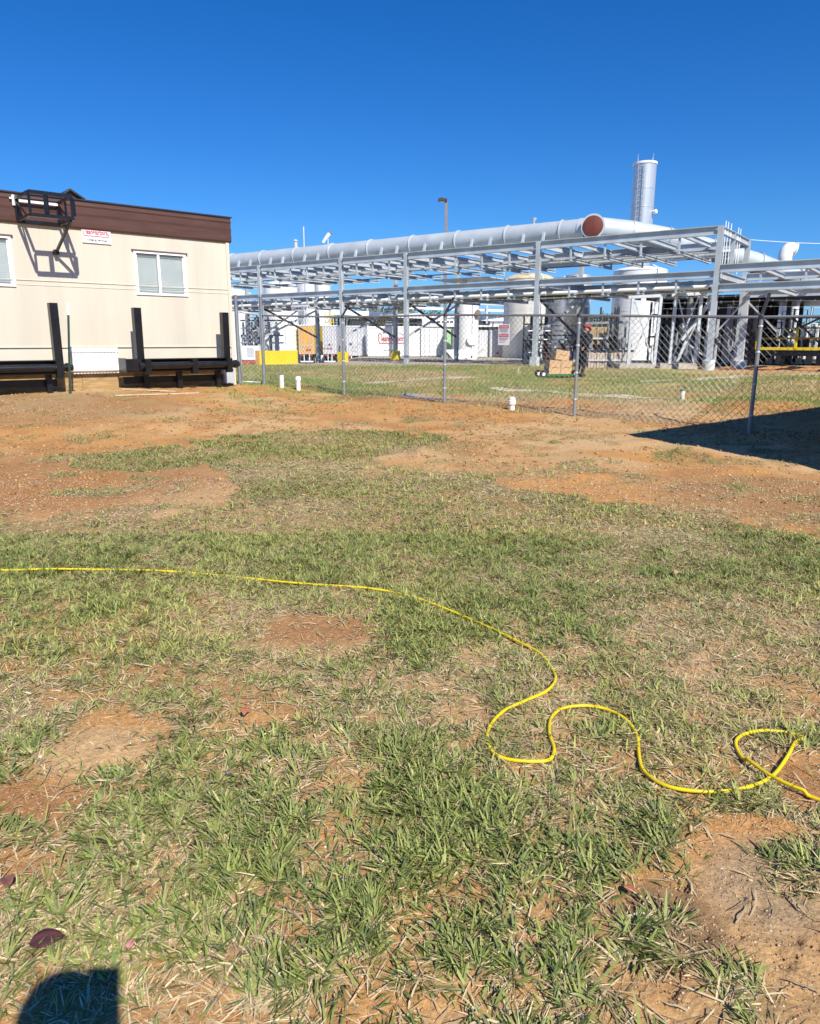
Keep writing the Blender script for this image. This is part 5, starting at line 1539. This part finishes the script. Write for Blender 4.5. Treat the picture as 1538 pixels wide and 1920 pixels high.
# ------------------------------------------------------------------ dark shed under the rack
SHADEW = mat('shed_shade_cladding', (.035, .03, .032), .7, 0, .3, 2)  # near-black colour stands in for the shade inside the shed
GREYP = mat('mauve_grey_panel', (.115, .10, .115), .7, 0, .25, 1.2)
v0 = RW + 1.6
sa_, _ = rt_(1418, 620, v0); sb2, _ = rt_(1232, 620, v0); sm_, _ = rt_(1335, 620, v0)
shed = thing('equipment_shed', RP((sa_ + sb2) / 2, v0 + 2, .38), 'open sided equipment shed coloured dark for shade, with mauve grey panels under the rack', 'shed')
zr = 3.45
MB().quadbox(RP(sa_, v0 + 4.0, .38), U * (sb2 - sa_), VV * .1, UP * (zr - .38)).quadbox(RP(sb2 - .1, v0, .38), U * .1, VV * 3.99, UP * (zr - .38)).quadbox(RP(sm_, v0 + .1, .38), U * .1, VV * 3.8, UP * (zr - .38)).build('shade_dark_wall', SHADEW, shed)
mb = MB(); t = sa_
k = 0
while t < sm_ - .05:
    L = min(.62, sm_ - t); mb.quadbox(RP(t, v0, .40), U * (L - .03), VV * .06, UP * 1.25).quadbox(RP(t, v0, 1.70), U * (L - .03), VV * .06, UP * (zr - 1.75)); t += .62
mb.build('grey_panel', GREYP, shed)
MB().quadbox(RP(sa_ - .3, v0 - 1.1, zr), U * (sb2 - sa_ + .6), VV * 5.4, UP * .14).build('roof', SHADEW, shed)
MB().quadbox(RP(sa_ + .1, v0 + .07, .38), U * (sm_ - sa_ - .1), VV * .04, UP * (zr - .4)).build('panel_backing', SHADEW, shed)
MB().bar(RP(sa_ + .1, v0 - .06, 1.0), RP(sm_ - .2, v0 - .06, 2.4), .06, .1).bar(RP(sm_ - .3, v0 - .06, .5), RP(sa_ + 1.2, v0 - .06, 1.3), .06, .1).build('brace', DARKST, shed)
for t in (sa_ + .05, sm_, sb2 - .2, (sm_ + sb2) / 2): MB().bar(RP(t, v0 - .14, .38), RP(t, v0 - .14, zr), .14, .12, up=VV).build('post', DARKST, shed)
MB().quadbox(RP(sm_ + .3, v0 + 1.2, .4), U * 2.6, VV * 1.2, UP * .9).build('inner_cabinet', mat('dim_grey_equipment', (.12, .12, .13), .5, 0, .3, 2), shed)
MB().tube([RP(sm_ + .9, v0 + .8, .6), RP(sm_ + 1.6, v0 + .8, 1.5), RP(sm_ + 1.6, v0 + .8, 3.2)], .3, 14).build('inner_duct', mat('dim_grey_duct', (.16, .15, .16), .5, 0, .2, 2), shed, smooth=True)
MB().tube([RP(sb2 - 1.6, v0 + .5, .4), RP(sb2 - 1.6, v0 + .5, 3.1)], .16, 12).build('inner_pipe', GALVD, shed, smooth=True)
rp_ = P(1293, 590, 34.5)
MB().tube([Vector((rp_.x, rp_.y, .4)), Vector((rp_.x, rp_.y, 4.0))], .14, 12).tube([Vector((rp_.x - .35, rp_.y, 2.1)), Vector((rp_.x + .35, rp_.y, 2.1))], .22, 12).build('riser_pipe', GALVD, shed, smooth=True)

# ------------------------------------------------------------------ steel platform at right with yellow rails
v1 = RW + 3.0
ta_, _ = rt_(1418, 640, v1); tb2 = ta_ - 9.5
plt = thing('equipment_platform', RP(ta_ - 3, v1 + 2, .38), 'black steel equipment platform with yellow kick rails at the right edge', 'platform')
ze = P(1480, 654, RP(ta_ - 1.6, v1, 0).y).z
MB().quadbox(RP(tb2, v1, ze - .34), U * (ta_ - tb2), VV * 4.0, UP * .26).build('deck', BLACKM, plt)
MB().quadbox(RP(tb2, v1 - .04, ze - .06), U * (ta_ - tb2), VV * .03, UP * .13).build('kick_rail', YEL, plt)
MB().bar(RP(tb2, v1 - .02, ze + .48), RP(ta_, v1 - .02, ze + .48), .05, .09).build('mid_rail', mat('dull_yellow', (.55, .42, .06), .6, 0, .3, 3), plt)
MB().bar(RP(tb2, v1 - .02, ze + .95), RP(ta_, v1 - .02, ze + .95), .05, .06).build('top_rail', mat('olive_rail', (.18, .16, .07), .6), plt)
for t in (ta_ - .05, ta_ - 1.75, ta_ - 3.6, ta_ - 5.5): MB().bar(RP(t, v1 - .02, ze), RP(t, v1 - .02, ze + .95), .12, .08, up=VV).build('rail_post', YEL, plt)
MB().quadbox(RP(tb2, v1 - 1.0, 3.30), U * (ta_ - tb2 + 1.3), VV * 6, UP * .22).build('roof', BLACKM, plt)  # black slab colour stands in for the shadow under the deck
for t in (ta_ - .1, ta_ - 1.25, ta_ - 2.75, ta_ - 4.6, ta_ - 7):
    for v in (v1 + .15, v1 + 3.9): MB().ibeam(RP(t, v, .38), RP(t, v, 3.30), .17, .17, up=VV).build('column', BLACKM, plt)
MB().bar(RP(ta_ - 1.3, v1 + .1, 2.75), RP(ta_ - 2.9, v1 + .1, ze + .1), .08, .08).bar(RP(ta_ - 2.7, v1 + .2, 2.6), RP(ta_ - .9, v1 + .2, ze + .5), .08, .08).build('cross_brace', BLACKM, plt)
MB().bar(RP(ta_ - 2.75, v1 + .1, 2.45), RP(ta_ - 5, v1 + .1, 2.45), .12, .12).build('tie_beam', BLACKM, plt)
MB().prism([RP(ta_ - 3.0, v1 + 1.2, ze), RP(ta_ - 3.9, v1 + 1.2, ze), RP(ta_ - 3.9, v1 + 1.2, 2.3)], VV * .8).build('hopper', GALV, plt)
MB().quadbox(RP(ta_ - 4.8, v1 + .9, .4), U * .85, VV * 1.0, UP * 2.5).build('cabinet', mat('brown_grey_cabinet', (.16, .14, .12), .6, 0, .3, 2), plt)
for k in range(6): MB().quadbox(RP(ta_ - .5 - k * .33, v1 + .8 + .1 * (k % 2), ze), U * (.12 + .05 * (k % 3)), VV * .3, UP * (.25 + .12 * (k % 3))).build('equipment_box', [WHITEP, DARKST, RUST][k % 3], plt)
for k in range(8): MB().quadbox(RP(ta_ - .5 - k * .45, v1 + 1.5, .4), U * (.26), VV * .3, UP * (.3 + .1 * (k % 3))).build('stored_box', [WHITEP, WHITEP, DARKST][k % 3], plt)
MB().quadbox(RP(ta_ - 3.4, v1 + .8, .4), U * .62, VV * .5, UP * .42).build('red_box', mat('dark_red_box', (.22, .03, .06), .6), plt)
rc = thing('round_footed_column', RP(rt_(1390, 690, 2.6)[0], 2.6, .37), 'fat grey painted pipe leg leaning on a concrete foot behind the corner column', 'pipe leg')
tq, zq = rt_(1386, 690, 2.6); tq2, zq2 = rt_(1398, 560, 2.6)
MB().bar(RP(tq, 2.6, .4), RP(tq, 2.6, 3.5), .24, .24, up=VV).build('leg_pipe', STEELG, rc)
MB().lathe(RP(tq, 2.6, .2), [(.3, 0), (.3, .5), (.28, .52)], 20).build('footing', CONC2, rc, smooth=True)
MB().bar(RP(tq - .1, 2.6, 3.1), RP(tq - 1.4, 2.6, 1.8), .06, .06).bar(RP(tq + .1, 2.6, 3.1), RP(tq + 1.2, 2.6, 1.7), .06, .06).build('brace', GALV, rc)

# clearance sign on the rack beam
ca, cz = rt_(547, 583, -.2); cb_, cz2 = rt_(577, 573, -.2)
cs = thing('clearance_sign', RP(ca, -.2, cz), 'small white clearance sign hung under the middle beam of the rack', 'sign')
L = ca - cb_
MB().quadbox(RP(ca, -.2, cz), -U * L, VV * .03, UP * .30).build('sign_board', SIGNW, cs)
text_mesh("CLEARANCE 16'", RP(ca - .06, -.215, cz + .07), -U, UP, L - .12, .16, .01, TEXTD, 'lettering', cs)
MB().bar(RP(ca - .1, -.17, cz + .3), RP(ca - .1, -.17, ZM - .28), .03, .03).bar(RP(cb_ + .1, -.17, cz + .3), RP(cb_ + .1, -.17, ZM - .28), .03, .03).build('hanger', GALVD, cs)

# ------------------------------------------------------------------ distant trees
BARK = mat('tree_bark', (.10, .07, .05), .9)
LEAFM = attr_mat('tree_leaves', .7, 0, var=0, transl=.2, spec=.2)
def tree(px, Yv, h, w_, label, tint, seed):
    g = np.random.default_rng(seed)
    b = P(px, 640, Yv); b.z = .4
    root = thing('tree', b, label, 'tree', 'trees beyond the plant')
    mb = MB().tube([b, b + Vector((.1, 0, h * .35)), b + Vector((0, .1, h * .7))], [.22, .16, .06], 8)
    for k in range(5):
        a = k * 1.3; mb.tube([b + UP * h * (.3 + .06 * k), b + Vector((math.cos(a) * w_ * .3, math.sin(a) * w_ * .3, h * (.6 + .05 * k)))], [.1, .03], 6)
    mb.build('trunk', BARK, root, smooth=True)
    nc_ = 16; cen = g.normal(0, 1, (nc_, 3)); cen /= np.linalg.norm(cen, axis=1)[:, None]; cen *= g.random((nc_, 1)) ** .4
    cen = cen * np.array([w_ * .42, w_ * .42, h * .30]) + np.array([0, 0, h * .66])
    n = 3200; ci = g.integers(0, nc_, n)
    d = g.normal(0, 1, (n, 3)); d /= np.linalg.norm(d, axis=1)[:, None]
    c = cen[ci] + d * (g.random((n, 1)) ** .3) * w_ * .2
    u1 = g.normal(0, 1, (n, 3)); u1 /= np.linalg.norm(u1, axis=1)[:, None]; u2 = np.cross(u1, g.normal(0, 1, (n, 3))); u2 /= np.linalg.norm(u2, axis=1)[:, None]
    s = .10 + .12 * g.random((n, 1))
    Vx = np.stack([c - u1 * s, c + u2 * s * .6, c + u1 * s, c - u2 * s * .6], 1)
    cc = np.array(tint) * (.6 + .8 * g.random((n, 1)))
    ob = bulk('crown', Vx.reshape(-1, 3), np.arange(n * 4).reshape(-1, 4), np.repeat(cc, 4, 0), LEAFM)
    ob.parent = root
rr = random.Random(5)
labs = ['green treetop showing left of the dark rear column', 'green treetop showing right of the dark rear column', 'tree crown rising just left of the fourth front column', 'tree between the lamp post and the slim vessel', 'dark tree right of the slim vessel', 'tree behind the danger sign', 'tree showing at the foot of the silver cylinder', 'tree glimpsed past the white tank', 'tree behind the platform near its left column', 'tree beyond the far right rails', 'tree at the far right edge', 'low tree behind the red lettered container', 'low tree behind the double door container', 'tree behind the orange trailer']
for i, (px, hh) in enumerate(((668, 6.0), (700, 6.4), (745, 6.8), (822, 5.2), (905, 4.6), (938, 4.4), (1075, 4.4), (1118, 4.2), (1440, 3.8), (1490, 3.6), (1570, 4), (720, 5.8), (800, 4.6), (560, 5.0))):
    tree(px, 112 + rr.random() * 12, hh, 6.0 + rr.random() * 2.5, labs[i], (.11 + .05 * rr.random(), .14, .035), 300 + i)
# ------------------------------------------------------------------ people
def skin_mesh(name, pts, edges, rad, m, parent, sub=2, root=0):
    me = bpy.data.meshes.new(name)
    rr_ = parent
    while rr_.parent: rr_ = rr_.parent
    me.from_pydata([Vector(p) - rr_.location for p in pts], edges, [])
    ob = bpy.data.objects.new(name, me); COL.objects.link(ob)
    sk = ob.modifiers.new('s', 'SKIN'); sk.use_smooth_shade = True
    ss = ob.modifiers.new('b', 'SUBSURF'); ss.levels = sub; ss.render_levels = sub
    for i, v in enumerate(me.skin_vertices[0].data):
        r = rad[i]; v.radius = (r, r) if not isinstance(r, tuple) else r
        v.use_root = (i == root)
    dg = bpy.context.evaluated_depsgraph_get()
    nm = bpy.data.meshes.new_from_object(ob.evaluated_get(dg))
    bpy.data.objects.remove(ob); bpy.data.meshes.remove(me)
    nm.name = name; nm.materials.clear()
    ms_ = m if isinstance(m, list) else [m]
    for q in ms_: nm.materials.append(q)
    ob = bpy.data.objects.new(name, nm); COL.objects.link(ob); ob.parent = parent
    return ob
SKIN = mat('skin', (.42, .25, .17), .55, 0, .12, 12)
NAVY = mat('navy_workwear', (.008, .009, .02), .85, 0, .3, 6, .3, 40)
JEANS = mat('blue_denim', (.03, .07, .16), .85, 0, .3, 8, .3, 60)
HAIR = mat('dark_hair', (.03, .02, .015), .7, 0, .3, 30)
def person(base, Fw, S, J, label, top_m, leg_m, hat=None, hatm=None):
    """J: joints in local (forward, left, up) metres"""
    Lf = Vector((-Fw.y, Fw.x, 0))
    def w_(p): return base + Fw * p[0] * S + Lf * p[1] * S + UP * p[2] * S
    root = thing('person', base, label, 'person')
    K = ['pelvis', 'waist', 'chest', 'neckb', 'neck', 'head', 'crown', 'shL', 'elL', 'wrL', 'haL', 'shR', 'elR', 'wrR', 'haR', 'hipL', 'knL', 'anL', 'toL', 'hipR', 'knR', 'anR', 'toR']
    rad = dict(pelvis=(.15, .13), waist=(.14, .12), chest=(.165, .13), neckb=.085, neck=.055, head=(.078, .095), crown=(.07, .08), shL=.078, elL=.052, wrL=.035, haL=.036, shR=.078, elR=.052, wrR=.035, haR=.036, hipL=.098, knL=.066, anL=.048, toL=.040, hipR=.098, knR=.066, anR=.048, toR=.040)
    ed = [('pelvis', 'waist'), ('waist', 'chest'), ('chest', 'neckb'), ('neckb', 'neck'), ('neck', 'head'), ('head', 'crown'), ('neckb', 'shL'), ('shL', 'elL'), ('elL', 'wrL'), ('wrL', 'haL'), ('neckb', 'shR'), ('shR', 'elR'), ('elR', 'wrR'), ('wrR', 'haR'), ('pelvis', 'hipL'), ('hipL', 'knL'), ('knL', 'anL'), ('anL', 'toL'), ('pelvis', 'hipR'), ('hipR', 'knR'), ('knR', 'anR'), ('anR', 'toR')]
    ix = {k: i for i, k in enumerate(K)}
    P_ = [w_(J[k]) for k in K]
    body = skin_mesh('body', P_, [(ix[a], ix[b]) for a, b in ed], [tuple(q * S for q in rad[k]) if isinstance(rad[k], tuple) else rad[k] * S for k in K], [SKIN, top_m, leg_m], root)
    # clothing colours by nearest bone
    import mathutils
    me = body.data
    segs = [(P_[ix[a]] - base, P_[ix[b]] - base, a, b) for a, b in ed]
    legs = {'hipL', 'knL', 'anL', 'hipR', 'knR', 'anR'}
    skin_b = {'neck', 'head', 'crown', 'haL', 'haR'}
    off = base - root.location
    for f in me.polygons:
        c = f.center
        best = None
        for (p, q, a, b) in segs:
            d = q - p; t = max(0, min(1, (c - p).dot(d) / d.length_squared)); dist = (c - (p + d * t)).length
            if best is None or dist < best[0]: best = (dist, b if t > .5 else a, b)
        if best[1] in ('head', 'crown') or best[2] in ('haL', 'haR') and best[1] in ('haL', 'haR') or (best[2] == 'neck' and best[1] == 'neck'): f.material_index = 0
        elif best[2] in ('knL', 'anL', 'knR', 'anR', 'hipL', 'hipR', 'toL', 'toR'): f.material_index = 2
        else: f.material_index = 1
    # boots
    for s in 'LR':
        a, t = w_(J['an' + s]), w_(J['to' + s])
        d = (t - a); d.z = 0; d.normalize(); sd = Vector((-d.y, d.x, 0))
        g0 = min(a.z, t.z) - .05 * S
        prof = []
        mb = MB(); N = 9
        ring = [(-.09, .035, .11), (-.06, .045, .12), (.02, .045, .11), (.08, .048, .075), (.14, .05, .06), (.185, .035, .045)]
        a0 = Vector((a.x, a.y, max(base.z, a.z - .09 * S)))
        for (x, hwd, hh) in ring:
            for (sy, sz) in ((-1, 0), (1, 0), (1, .6), (.5, 1), (-.5, 1), (-1, .6)):
                mb.v.append(a0 + d * x * S + sd * sy * hwd * S + UP * sz * hh * S)
        for i in range(len(ring) - 1):
            for k in range(6):
                x0 = i * 6 + k; x1 = i * 6 + (k + 1) % 6; mb.f.append((x0, x1, x1 + 6, x0 + 6))
        mb.f.append(tuple(range(6))[::-1]); mb.f.append(tuple(range((len(ring) - 1) * 6, len(ring) * 6)))
        mb.build('boot', RUBBER, root, smooth=True)
    # hands: palm, four bent fingers and a thumb
    for s, sg_ in (('L', 1), ('R', -1)):
        wv, hv = w_(J['wr' + s]), w_(J['ha' + s])
        d = (hv - wv).normalized(); sd = d.cross(UP)
        if sd.length < .1: sd = Fw.copy()
        sd.normalize(); n_ = sd.cross(d).normalized()
        for k, L in enumerate((.070, .078, .073, .058)):
            o = hv + sd * (k - 1.5) * .019 * S
            mb = MB().tube([o - d * .01, o + d * L * .4 * S - n_ * .005 * S, o + d * L * .7 * S - n_ * .025 * S, o + d * L * .75 * S - n_ * .05 * S], [.0095 * S, .009 * S, .0085 * S, .007 * S], 8)
            mb.build('finger', SKIN, body, smooth=True)
        o = wv.lerp(hv, .5) - sd * .03 * S * sg_
        MB().tube([o, o - sd * .025 * S * sg_ + d * .03 * S, o - sd * .02 * S * sg_ + d * .06 * S - n_ * .02 * S], [.012 * S, .011 * S, .008 * S], 8).build('thumb', SKIN, body, smooth=True)
    # face
    hd = w_(J['head']); cr = w_(J['crown']); upv = (cr - w_(J['neck'])).normalized(); fv = (Fw - upv * Fw.dot(upv)).normalized(); lv = upv.cross(fv)
    c = hd.lerp(cr, .35)
    fm = MB().prism([c + fv * .082 * S + upv * .015 * S, c + fv * .082 * S - upv * .03 * S + lv * .014 * S, c + fv * .108 * S - upv * .03 * S, c + fv * .082 * S - upv * .03 * S - lv * .014 * S], upv * .0 + fv * .006 * S)
    fm.build('nose', SKIN, body)
    for q in (-1, 1):
        MB().lathe(c + fv * .078 * S + lv * q * .031 * S + upv * .012 * S, [(.001, -.002), (.011 * S, 0), (.006 * S, .006 * S), (.001, .008 * S)], 10, axis=fv).build('eye', HAIR, body, smooth=True)
        MB().lathe(c + lv * q * .076 * S - upv * .005 * S, [(.001, -.005), (.026 * S, 0), (.02 * S, .012 * S), (.001, .014 * S)], 12, axis=lv * q).build('ear', SKIN, body, smooth=True)
    MB().cbox(c + fv * .079 * S - upv * .055 * S, lv, fv, upv, .045 * S, .012 * S, .009 * S).build('mouth', mat('lips', (.3, .12, .1), .6), body)
    if hat == 'hard':
        MB().lathe(c + upv * .035 * S, [(.001, .12 * S), (.05 * S, .115 * S), (.09 * S, .085 * S), (.112 * S, .04 * S), (.118 * S, 0), (.15 * S, -.008 * S), (.15 * S, -.014 * S), (.11 * S, -.006 * S), (.001, 0)], 28, axis=upv).build('hard_hat', hatm, root, smooth=True)
        MB().prism([c + fv * .10 * S + lv * .10 * S + upv * .03 * S, c + fv * .19 * S + lv * .05 * S + upv * .022 * S, c + fv * .19 * S - lv * .05 * S + upv * .022 * S, c + fv * .10 * S - lv * .10 * S + upv * .03 * S], upv * .008 * S).build('hat_brim', hatm, root)
    else:
        MB().lathe(c - fv * .012 * S, [(.085 * S, -.04 * S), (.094 * S, 0), (.092 * S, .05 * S), (.07 * S, .095 * S), (.03 * S, .115 * S), (.001, .118 * S)], 24, axis=upv).build('hair', HAIR, root, smooth=True)
    return root, w_
# worker by the cart: facing right, bent forward, one arm trailing to the cart handle
wb = gnd(G(1089, 707)); Fw = Vector((.64, .77, 0)).normalized()
JW = dict(pelvis=(-.12, 0, .88), waist=(-.10, 0, 1.02), chest=(.0, 0, 1.20), neckb=(.10, 0, 1.33), neck=(.17, 0, 1.40), head=(.24, 0, 1.46), crown=(.28, 0, 1.57),
          shL=(.07, .19, 1.29), elL=(-.18, .30, 1.12), wrL=(-.40, .30, .98), haL=(-.48, .28, .93), shR=(.07, -.19, 1.29), elR=(-.22, -.30, 1.14), wrR=(-.44, -.30, .95), haR=(-.52, -.28, .90),
          hipL=(-.10, .10, .84), knL=(.12, .11, .47), anL=(-.02, .11, .10), toL=(.12, .12, .05), hipR=(-.10, -.10, .84), knR=(.02, -.11, .46), anR=(-.16, -.11, .10), toR=(-.02, -.12, .05))
for k in JW: pass
prs, pw = person(wb, Fw, 1.06, JW, 'worker in dark navy clothing and a red hard hat bending by the loaded cart', NAVY, NAVY, 'hard', REDM)
# heavy loose jacket
jk = skin_mesh('jacket', [pw((-.14, 0, .80)), pw((-.12, 0, .98)), pw((-.02, 0, 1.18)), pw((.07, 0, 1.31)), pw((.05, .20, 1.27)), pw((-.18, .31, 1.11)), pw((-.36, .30, .99)), pw((.05, -.20, 1.27)), pw((-.22, -.31, 1.13)), pw((-.40, -.30, .97))],
               [(0, 1), (1, 2), (2, 3), (3, 4), (4, 5), (5, 6), (3, 7), (7, 8), (8, 9)], [(.25, .21), (.24, .21), (.27, .22), .13, .14, .13, .10, .14, .13, .10], NAVY, prs)

# garden cart with three cartons
cbx = gnd(G(1042, 707)) - Vector((0, .3, 0)); Cf = Vector((.98, .2, 0)).normalized(); Cs = Vector((-.2, .98, 0)).normalized()
ct_ = thing('garden_cart', cbx, 'green hand cart with black wheels carrying cardboard boxes', 'cart')
MB().cbox(cbx + UP * .09, Cf, Cs, UP, .92, .42, .03).build('tray_floor', GREENP, ct_)
for s in (-1, 1): MB().cbox(cbx + Cs * .22 * s + UP * .10, Cf, Cs, UP, .96, .02, .07).build('tray_side', GREENP, ct_)
for s in (-1, 1): MB().cbox(cbx + Cf * .475 * s + UP * .14, Cf, Cs, UP, .025, .41, .14).build('tray_end', GREENP, ct_)
MB().bar(cbx - Cf * .45 + UP * .135, cbx + Cf * .45 + UP * .135, .03, .03).build('axle_frame', BLACKM, ct_)
for (fx, sx) in ((-.58, -.22), (-.58, .26), (.56, -.22), (.56, .26)):
    c = cbx + Cf * fx + Cs * (sx - .04 * (sx > 0)) + UP * .135
    w_ = MB().lathe(c, [(.06, 0), (.125, .0), (.135, .02), (.135, .05), (.125, .07), (.06, .07)], 20, axis=Cs).build('wheel', RUBBER, ct_, smooth=True)
    MB().lathe(c, [(.01, -.004), (.06, -.004), (.06, .074), (.01, .074)], 12, axis=Cs).build('rim', WHITEP, w_, smooth=True)
MB().tube([cbx + Cf * .44 + UP * .16, cbx + Cf * .52 + UP * .55, pw((-.55, 0, .88))], .015, 8).build('handle_bar', BLACKM, ct_, smooth=True)
MB().tube([pw((-.55, -.28, .89)), pw((-.52, .28, .92))], .014, 8).build('handle_grip', BLACKM, ct_, smooth=True)
def carton(label, cf, cs_, z, dx, dy, dz, tilt):
    rot = Matrix.Rotation(tilt, 3, Cs)
    a, b_, c_ = rot @ Cf, Cs.copy(), rot @ UP
    ctr = cbx + Cf * cf + Cs * cs_ + UP * (z + dz / 2)
    root = thing('cardboard_box', ctr - c_ * dz / 2, label, 'box', 'cardboard boxes on the cart')
    MB().cbox(ctr, a, b_, c_, dx, dy, dz).build('carton_body', CARD, root)
    MB().cbox(ctr - b_ * (dy / 2 + .002), a, b_, c_, dx * .98, .002, .004).cbox(ctr + c_ * (dz / 2 + .001), a, b_, c_, dx, .05, .001).build('tape', mat('carton_tape', (.40, .26, .13), .4), root)
    MB().cbox(ctr - b_ * (dy / 2 + .003) + c_ * dz * .02 + a * .02, a, b_, c_, dx * .42, .002, .018).build('printed_line', mat('carton_ink', (.16, .09, .05), .7), root)
carton('left lower cardboard box on the green cart', -.20, 0, .108, .395, .46, .48, R(4))
carton('right lower cardboard box on the green cart', .21, 0, .108, .395, .46, .47, R(4))
carton('topmost cardboard box resting across the two lower ones', .06, -.02, .60, .48, .42, .31, R(6))

# the photographer stands behind the camera holding the phone up
pb = Vector((-.07, -.15, 0)); pb.z = float(gz(pb.x, pb.y)) - .02
JP = dict(pelvis=(-.08, 0, .86), waist=(-.08, 0, 1.0), chest=(-.06, 0, 1.20), neckb=(-.03, 0, 1.34), neck=(-.01, 0, 1.40), head=(.01, 0, 1.48), crown=(.01, 0, 1.58),
          shL=(-.05, .19, 1.33), elL=(-.02, .22, 1.36), wrL=(.07, .07, 1.44), haL=(.10, .0, 1.455), shR=(-.05, -.19, 1.30), elR=(-.10, -.22, 1.02), wrR=(.03, -.14, 1.26), haR=(.09, -.11, 1.34),
          hipL=(-.08, .10, .83), knL=(-.04, .12, .46), anL=(-.08, .12, .09), toL=(.06, .13, .05), hipR=(-.08, -.10, .83), knR=(-.04, -.12, .46), anR=(-.08, -.12, .09), toR=(.06, -.13, .05))
person(pb, Vector((0, 1, 0)), 1.0, JP, 'photographer standing out of frame whose shadow falls bottom left', NAVY, JEANS)
cu_ = Vector((0, SP, CP)); cf_ = Vector((0, CP, -SP)); cx_ = Vector((1, 0, 0))
o = Vector((0, 0, CZ)) - cf_ * .012
ph = thing('phone', o - cu_ * .13, 'dark phone held up out of frame by the photographer', 'phone')
MB().quadbox(o - cx_ * .062 - cu_ * .135 - cf_ * .008, cx_ * .076, cf_ * .008, cu_ * .155).build('phone_body', BLACKM, ph)
MB().quadbox(o - cx_ * .059 - cu_ * .131 - cf_ * .0095, cx_ * .070, cf_ * .001, cu_ * .147).build('screen', mat('phone_screen', (.02, .02, .025), .1), ph)
